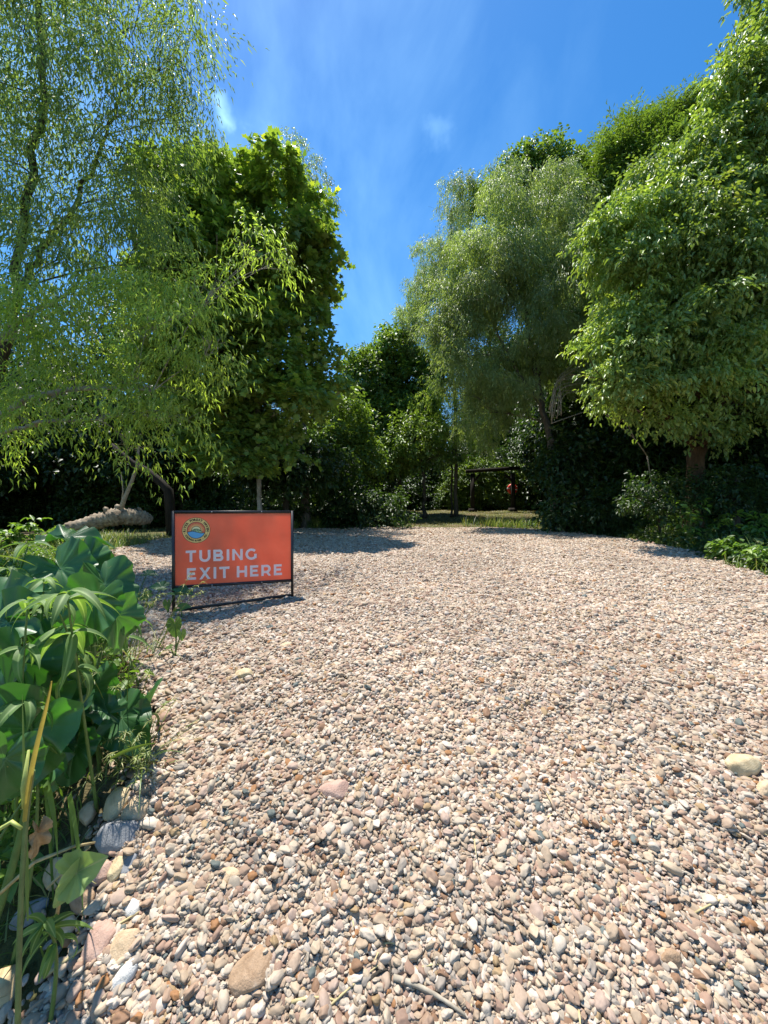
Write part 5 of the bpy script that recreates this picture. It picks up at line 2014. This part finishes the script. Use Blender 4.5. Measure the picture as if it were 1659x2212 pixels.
for i, (px, py, h, lab) in enumerate([
    (1640, 1235, 0.35, 'bright sunlit weed clump cut by the right edge of the photo on the gravel edge'),
    (1598, 1222, 0.30, 'bright leafy weed just left of the one at the right photo edge'),
    (1550, 1215, 0.34, 'leafy weed on the gravel edge with a tall reddish-green shoot'),
    (1505, 1190, 0.55, 'tall pale-stemmed weed above the bend of the right gravel edge'),
    (1445, 1170, 0.5, 'shaded weed left of the tall pale-stemmed one'),
    (1345, 1160, 0.22, 'low light green weed at the upper bend of the right gravel edge'),
]):
    p, d = hit(px, py)
    leafy_weed(p[0] + 0.15, p[1] + 0.1, h, lab, 300 + i, 'weeds along the right gravel edge')
for i, (px, d, h, lab) in enumerate([
    (720, 14.3, 0.8, 'sunlit bushy weed at the far gravel edge right of the sign'),
    (760, 14.8, 0.6, 'second sunlit bushy weed at the far gravel edge, farther right'),
    (130, 6.4, 0.55, 'pale silvery upright weed left of the fallen log end'),
    (30, 6.0, 0.6, 'dark leafy weed at the left edge below the log'),
    (1420, 9.5, 1.1, 'shrubby weed under the box elder with upright stems'),
    (1490, 7.6, 1.0, 'shrubby weed with dry pale flower spikes below the leaning trunk'),
    (1600, 6.8, 0.9, 'dark shrubby weed near the right edge in shade'),
]):
    x = (px * K - 384) / F * d
    leafy_weed(x, d, h, lab, 320 + i, None, 0.11, 0.06)


def seed_grass(px, py, d, gx, gy, label, seed, n=5, col='grass'):
    rng = np.random.default_rng(seed)
    org = np.array([gx, gy, float(gz(gx, gy)) - 0.02])
    root = empty('seed_grass', org, label, 'grass tuft')
    top = P(px, py, d)
    mb, hb = MB(), MB()
    for i in range(n):
        e = top + rng.normal(0, 0.07, 3)
        pt = qbez(org + rng.normal(0, 0.02, 3) * [1, 1, 0], (org * 0.45 + e * 0.55) + np.array([0, 0, 0.16]) + rng.normal(0, 0.03, 3), e, 14)
        mb.tube(pt, np.linspace(0.0024, 0.001, 14), 5, rnd=0.8)
        for k in range(26):      # drooping seed head
            t = rng.uniform(0.72, 1)
            q = pt[int(t * 13)]
            blade(hb, q, (rng.normal(), rng.normal(), rng.uniform(-0.6, 0.5)), rng.uniform(0.015, 0.045), 0.003, 1.0, rng.uniform(0.6, 1), 3)
    for i in range(14):
        blade(mb, org + rng.normal(0, 0.03, 3) * [1, 1, 0], (rng.normal(), rng.normal(), rng.uniform(0.8, 1.4)), rng.uniform(0.2, 0.42), 0.006, rng.uniform(0.8, 2), rng.random())
    mb.build('blades', M['grass'], root, origin=org)
    hb.build('seed_heads', M['grass'], root, origin=org)


seed_grass(228, 1158, 2.6, -1.9, 2.7, 'grass with a feathery pale seed head leaning right over the upper elephant ear leaf', 1)
seed_grass(330, 1285, 2.4, -1.6, 2.4, 'thin grass tuft with bent seed stalks between the bank and the sign', 2, 6)
seed_grass(430, 1250, 2.55, -1.5, 2.5, 'wispy grass stalks crossing the lower left corner of the sign', 3, 4)
seed_grass(300, 1640, 1.58, -1.1, 1.72, 'drooping seed grass under the broad lit leaf at the pebble edge', 4, 8)
seed_grass(262, 1668, 1.62, -1.12, 1.75, 'dense seed grass hanging above the yellow edging rocks', 5, 9)
seed_grass(245, 1385, 1.6, -1.25, 1.85, 'dry grass with fallen seed stalks on the right side of the bank', 6, 6)
seed_grass(80, 1140, 2.4, -2.3, 2.5, 'single tall grass with a pale seed tip at the upper left of the bank', 7, 2)
seed_grass(1500, 1080, 7.4, 5.9, 7.4, 'pale dry grass plumes catching light below the leaning trunk', 8, 7)
seed_grass(1660, 1190, 4.2, 4.75, 4.2, 'curved sedge blades at the right edge of the photo', 9, 5)

# ================================================================ STICKS AND STAKE
def stick(a, b_, r0, label, m='straw', bend=0.01, name='twig', third=None):
    pa, _ = hit(*a)
    pb, _ = hit(*b_)
    pa[2] += 0.028
    pb[2] += 0.024
    pts = qbez(pa, (pa + pb) / 2 + np.array([bend, bend, 0.012]), pb, 10)
    mb = MB()
    mb.tube(pts, np.linspace(r0, r0 * 0.5, 10), 7, wob=0.08)
    if third:
        pc, _ = hit(*third)
        pc[2] += 0.03
        mb.tube([pts[5], (pts[5] + pc) / 2 + [0, 0, 0.005], pc], [r0 * 0.6, r0 * 0.5, r0 * 0.3], 6)
    o = mb.build(name, M['straw'] if m == 'straw' else M[m], origin=pa)
    return tag(o, label, 'stick' if name == 'stick' else 'twig')


stick((850, 2130), (1010, 2215), 0.0085, 'thick grey stick on the pebbles at the bottom centre of the photo', 'deadwood', name='stick')
stick((795, 2140), (838, 2112), 0.006, 'short dark twig just up and left of the thick grey stick', 'bark_dark')
stick((838, 2078), (842, 2150), 0.004, 'thin dark twig crossing upright between two straws', 'bark_dark')
stick((630, 2185), (728, 2180), 0.005, 'straight straw stalk right of the large brown stone', 'straw')
stick((700, 2205), (838, 2088), 0.0035, 'long straw lying diagonally toward the lower centre', 'straw')
stick((825, 2060), (862, 2062), 0.004, 'short pale straw piece above the crossing twigs', 'straw')
stick((900, 2112), (1000, 2105), 0.0028, 'thin straw right of the crossing twigs', 'straw', third=(985, 2075))
stick((1385, 1875), (1540, 1925), 0.005, 'long weathered stick half hidden in pebbles at the lower right', 'deadwood', name='stick')
stick((1335, 1935), (1345, 2010), 0.003, 'thin upright-lying straw left of the brown oval stone', 'straw')
stick((1500, 1990), (1655, 1925), 0.003, 'thin dry straw reaching the right edge of the photo', 'straw')
stick((1385, 1910), (1440, 1960), 0.003, 'short bent straw below the long weathered stick', 'straw')
stick((170, 2180), (290, 1990), 0.006, 'pale dry cane lying beside the leaning rocks at the lower left', 'straw') if False else None
stick((100, 2125), (300, 1985), 0.006, 'pale dry cane lying across the edging rocks at the lower left', 'straw')
stick((375, 2190), (430, 2080), 0.0025, 'thin dry straw among pebbles right of the leaning rocks', 'straw')


def stake():
    p, d = hit(14, 2170)
    mb = MB()
    z = float(gz(p[0], p[1]))
    top = P(14, 2128, d - 0.02)[2]
    h = top - z + 0.25
    rm = np.array(Matrix.Rotation(0.35, 3, 'Z'))
    mb.box((0, 0, top - h / 2), (0.075, 0.06, h), rot=rm, bev=0.003)
    o = mb.build('wooden_stake', simple('cut_timber', (0.5, 0.37, 0.2), 0.75, 0.3, 24, 0.3, bump=0.4))
    o.location = (p[0] - 0.02, p[1], 0)
    tag(o, 'square cut end of a tan wooden stake in the bottom left corner', 'stake')


stake()

# ================================================================ LIGHT
S = Vector((-0.17, 0.21, 0.80)).normalized()
sl = bpy.data.lights.new('sun', 'SUN')
sl.energy = 5.0
sl.angle = math.radians(0.53)
sl.color = (1.0, 0.95, 0.87)
so = bpy.data.objects.new('sun', sl)
COL.objects.link(so)
so.rotation_euler = S.to_track_quat('Z', 'Y').to_euler()
so.location = (-4, 4, 20)

w = bpy.data.worlds.new('World')
SC.world = w
w.use_nodes = True
nt = w.node_tree
nt.nodes.clear()
L = nt.links.new
out = N(nt, 'ShaderNodeOutputWorld')
bg = N(nt, 'ShaderNodeBackground')
bg.inputs[1].default_value = 0.10
sky = N(nt, 'ShaderNodeTexSky', sky_type='NISHITA')
sky.sun_disc = False
sky.sun_elevation = math.asin(S.z)
sky.sun_rotation = math.atan2(S.x, S.y)
sky.altitude = 200
sky.air_density = 1.0
sky.dust_density = 0.3
sky.ozone_density = 2.5
hs = N(nt, 'ShaderNodeHueSaturation')
hs.inputs['Saturation'].default_value = 1.34
tint = N(nt, 'ShaderNodeVectorMath', operation='MULTIPLY')
tint.inputs[1].default_value = (1.08, 1.10, 1.10)
L(sky.outputs[0], tint.inputs[0])
L(tint.outputs[0], hs.inputs['Color'])
# thin wisps of high cloud by direction
tc = N(nt, 'ShaderNodeTexCoord')
sep = N(nt, 'ShaderNodeSeparateXYZ')
L(tc.outputs['Generated'], sep.inputs[0])
mp = N(nt, 'ShaderNodeMapping')
mp.inputs['Scale'].default_value = (2.6, 1.6, 1.5)
mp.inputs['Rotation'].default_value = (0.3, 0.5, 0.9)
mp.inputs['Location'].default_value = (0.35, 0.1, 0.22)
L(tc.outputs['Generated'], mp.inputs[0])
n1 = N(nt, 'ShaderNodeTexNoise', i_Scale=1.3, i_Detail=7.0, i_Roughness=0.55, i_Distortion=0.4)
L(mp.outputs[0], n1.inputs['Vector'])
r1 = ramp(nt, [(0.44, (0, 0, 0)), (0.68, (1, 1, 1))])
L(n1.outputs['Fac'], r1.inputs[0])
# veil stronger to the left
mr = N(nt, 'ShaderNodeMapRange')
mr.inputs[1].default_value = 0.35
mr.inputs[2].default_value = -0.35
mr.inputs[3].default_value = 0.05
mr.inputs[4].default_value = 0.26
L(sep.outputs['X'], mr.inputs[0])
mu = N(nt, 'ShaderNodeMath', operation='MULTIPLY')
L(r1.outputs[0], mu.inputs[0])
L(mr.outputs[0], mu.inputs[1])
last = mu.outputs[0]
# three small bright puffs


def puff(px, py, rad, amt):
    global last
    d = Vector(ray(px, py)).normalized()
    dot = N(nt, 'ShaderNodeVectorMath', operation='DISTANCE')
    nz = N(nt, 'ShaderNodeTexNoise', i_Scale=16.0, i_Detail=6.0)
    L(tc.outputs['Generated'], nz.inputs['Vector'])
    ad = N(nt, 'ShaderNodeVectorMath', operation='MULTIPLY_ADD')
    L(nz.outputs['Color'], ad.inputs[0])
    ad.inputs[1].default_value = (0.09, 0.09, 0.09)
    L(tc.outputs['Generated'], ad.inputs[2])
    L(ad.outputs[0], dot.inputs[0])
    dot.inputs[1].default_value = (d.x + 0.045, d.y + 0.045, d.z + 0.045)
    m = N(nt, 'ShaderNodeMapRange', interpolation_type='SMOOTHERSTEP')
    m.inputs[1].default_value = rad
    m.inputs[2].default_value = 0
    m.inputs[3].default_value = 0
    m.inputs[4].default_value = amt
    L(dot.outputs['Value'], m.inputs[0])
    a = N(nt, 'ShaderNodeMath', operation='ADD', use_clamp=True)
    L(last, a.inputs[0])
    L(m.outputs[0], a.inputs[1])
    last = a.outputs[0]


puff(487, 235, 0.03, 0.3)
puff(480, 255, 0.026, 0.2)
puff(538, 283, 0.024, 0.3)
puff(945, 282, 0.035, 0.12)
puff(580, 310, 0.03, 0.2)
mx = N(nt, 'ShaderNodeMix', data_type='RGBA')
mx.inputs[7].default_value = (5.0, 8.6, 11.0, 1)
L(last, mx.inputs[0])
L(hs.outputs[0], mx.inputs[6])
L(mx.outputs[2], bg.inputs[0])
L(bg.outputs[0], out.inputs[0])

SC.view_settings.view_transform = 'Standard'
SC.view_settings.look = 'None'
SC.view_settings.gamma = 1
SC.view_settings.exposure = 0.97
SC.render.engine = 'CYCLES'
SC.cycles.max_bounces = 7
SC.cycles.diffuse_bounces = 4
SC.cycles.glossy_bounces = 2
SC.cycles.transmission_bounces = 4
SC.cycles.transparent_max_bounces = 4
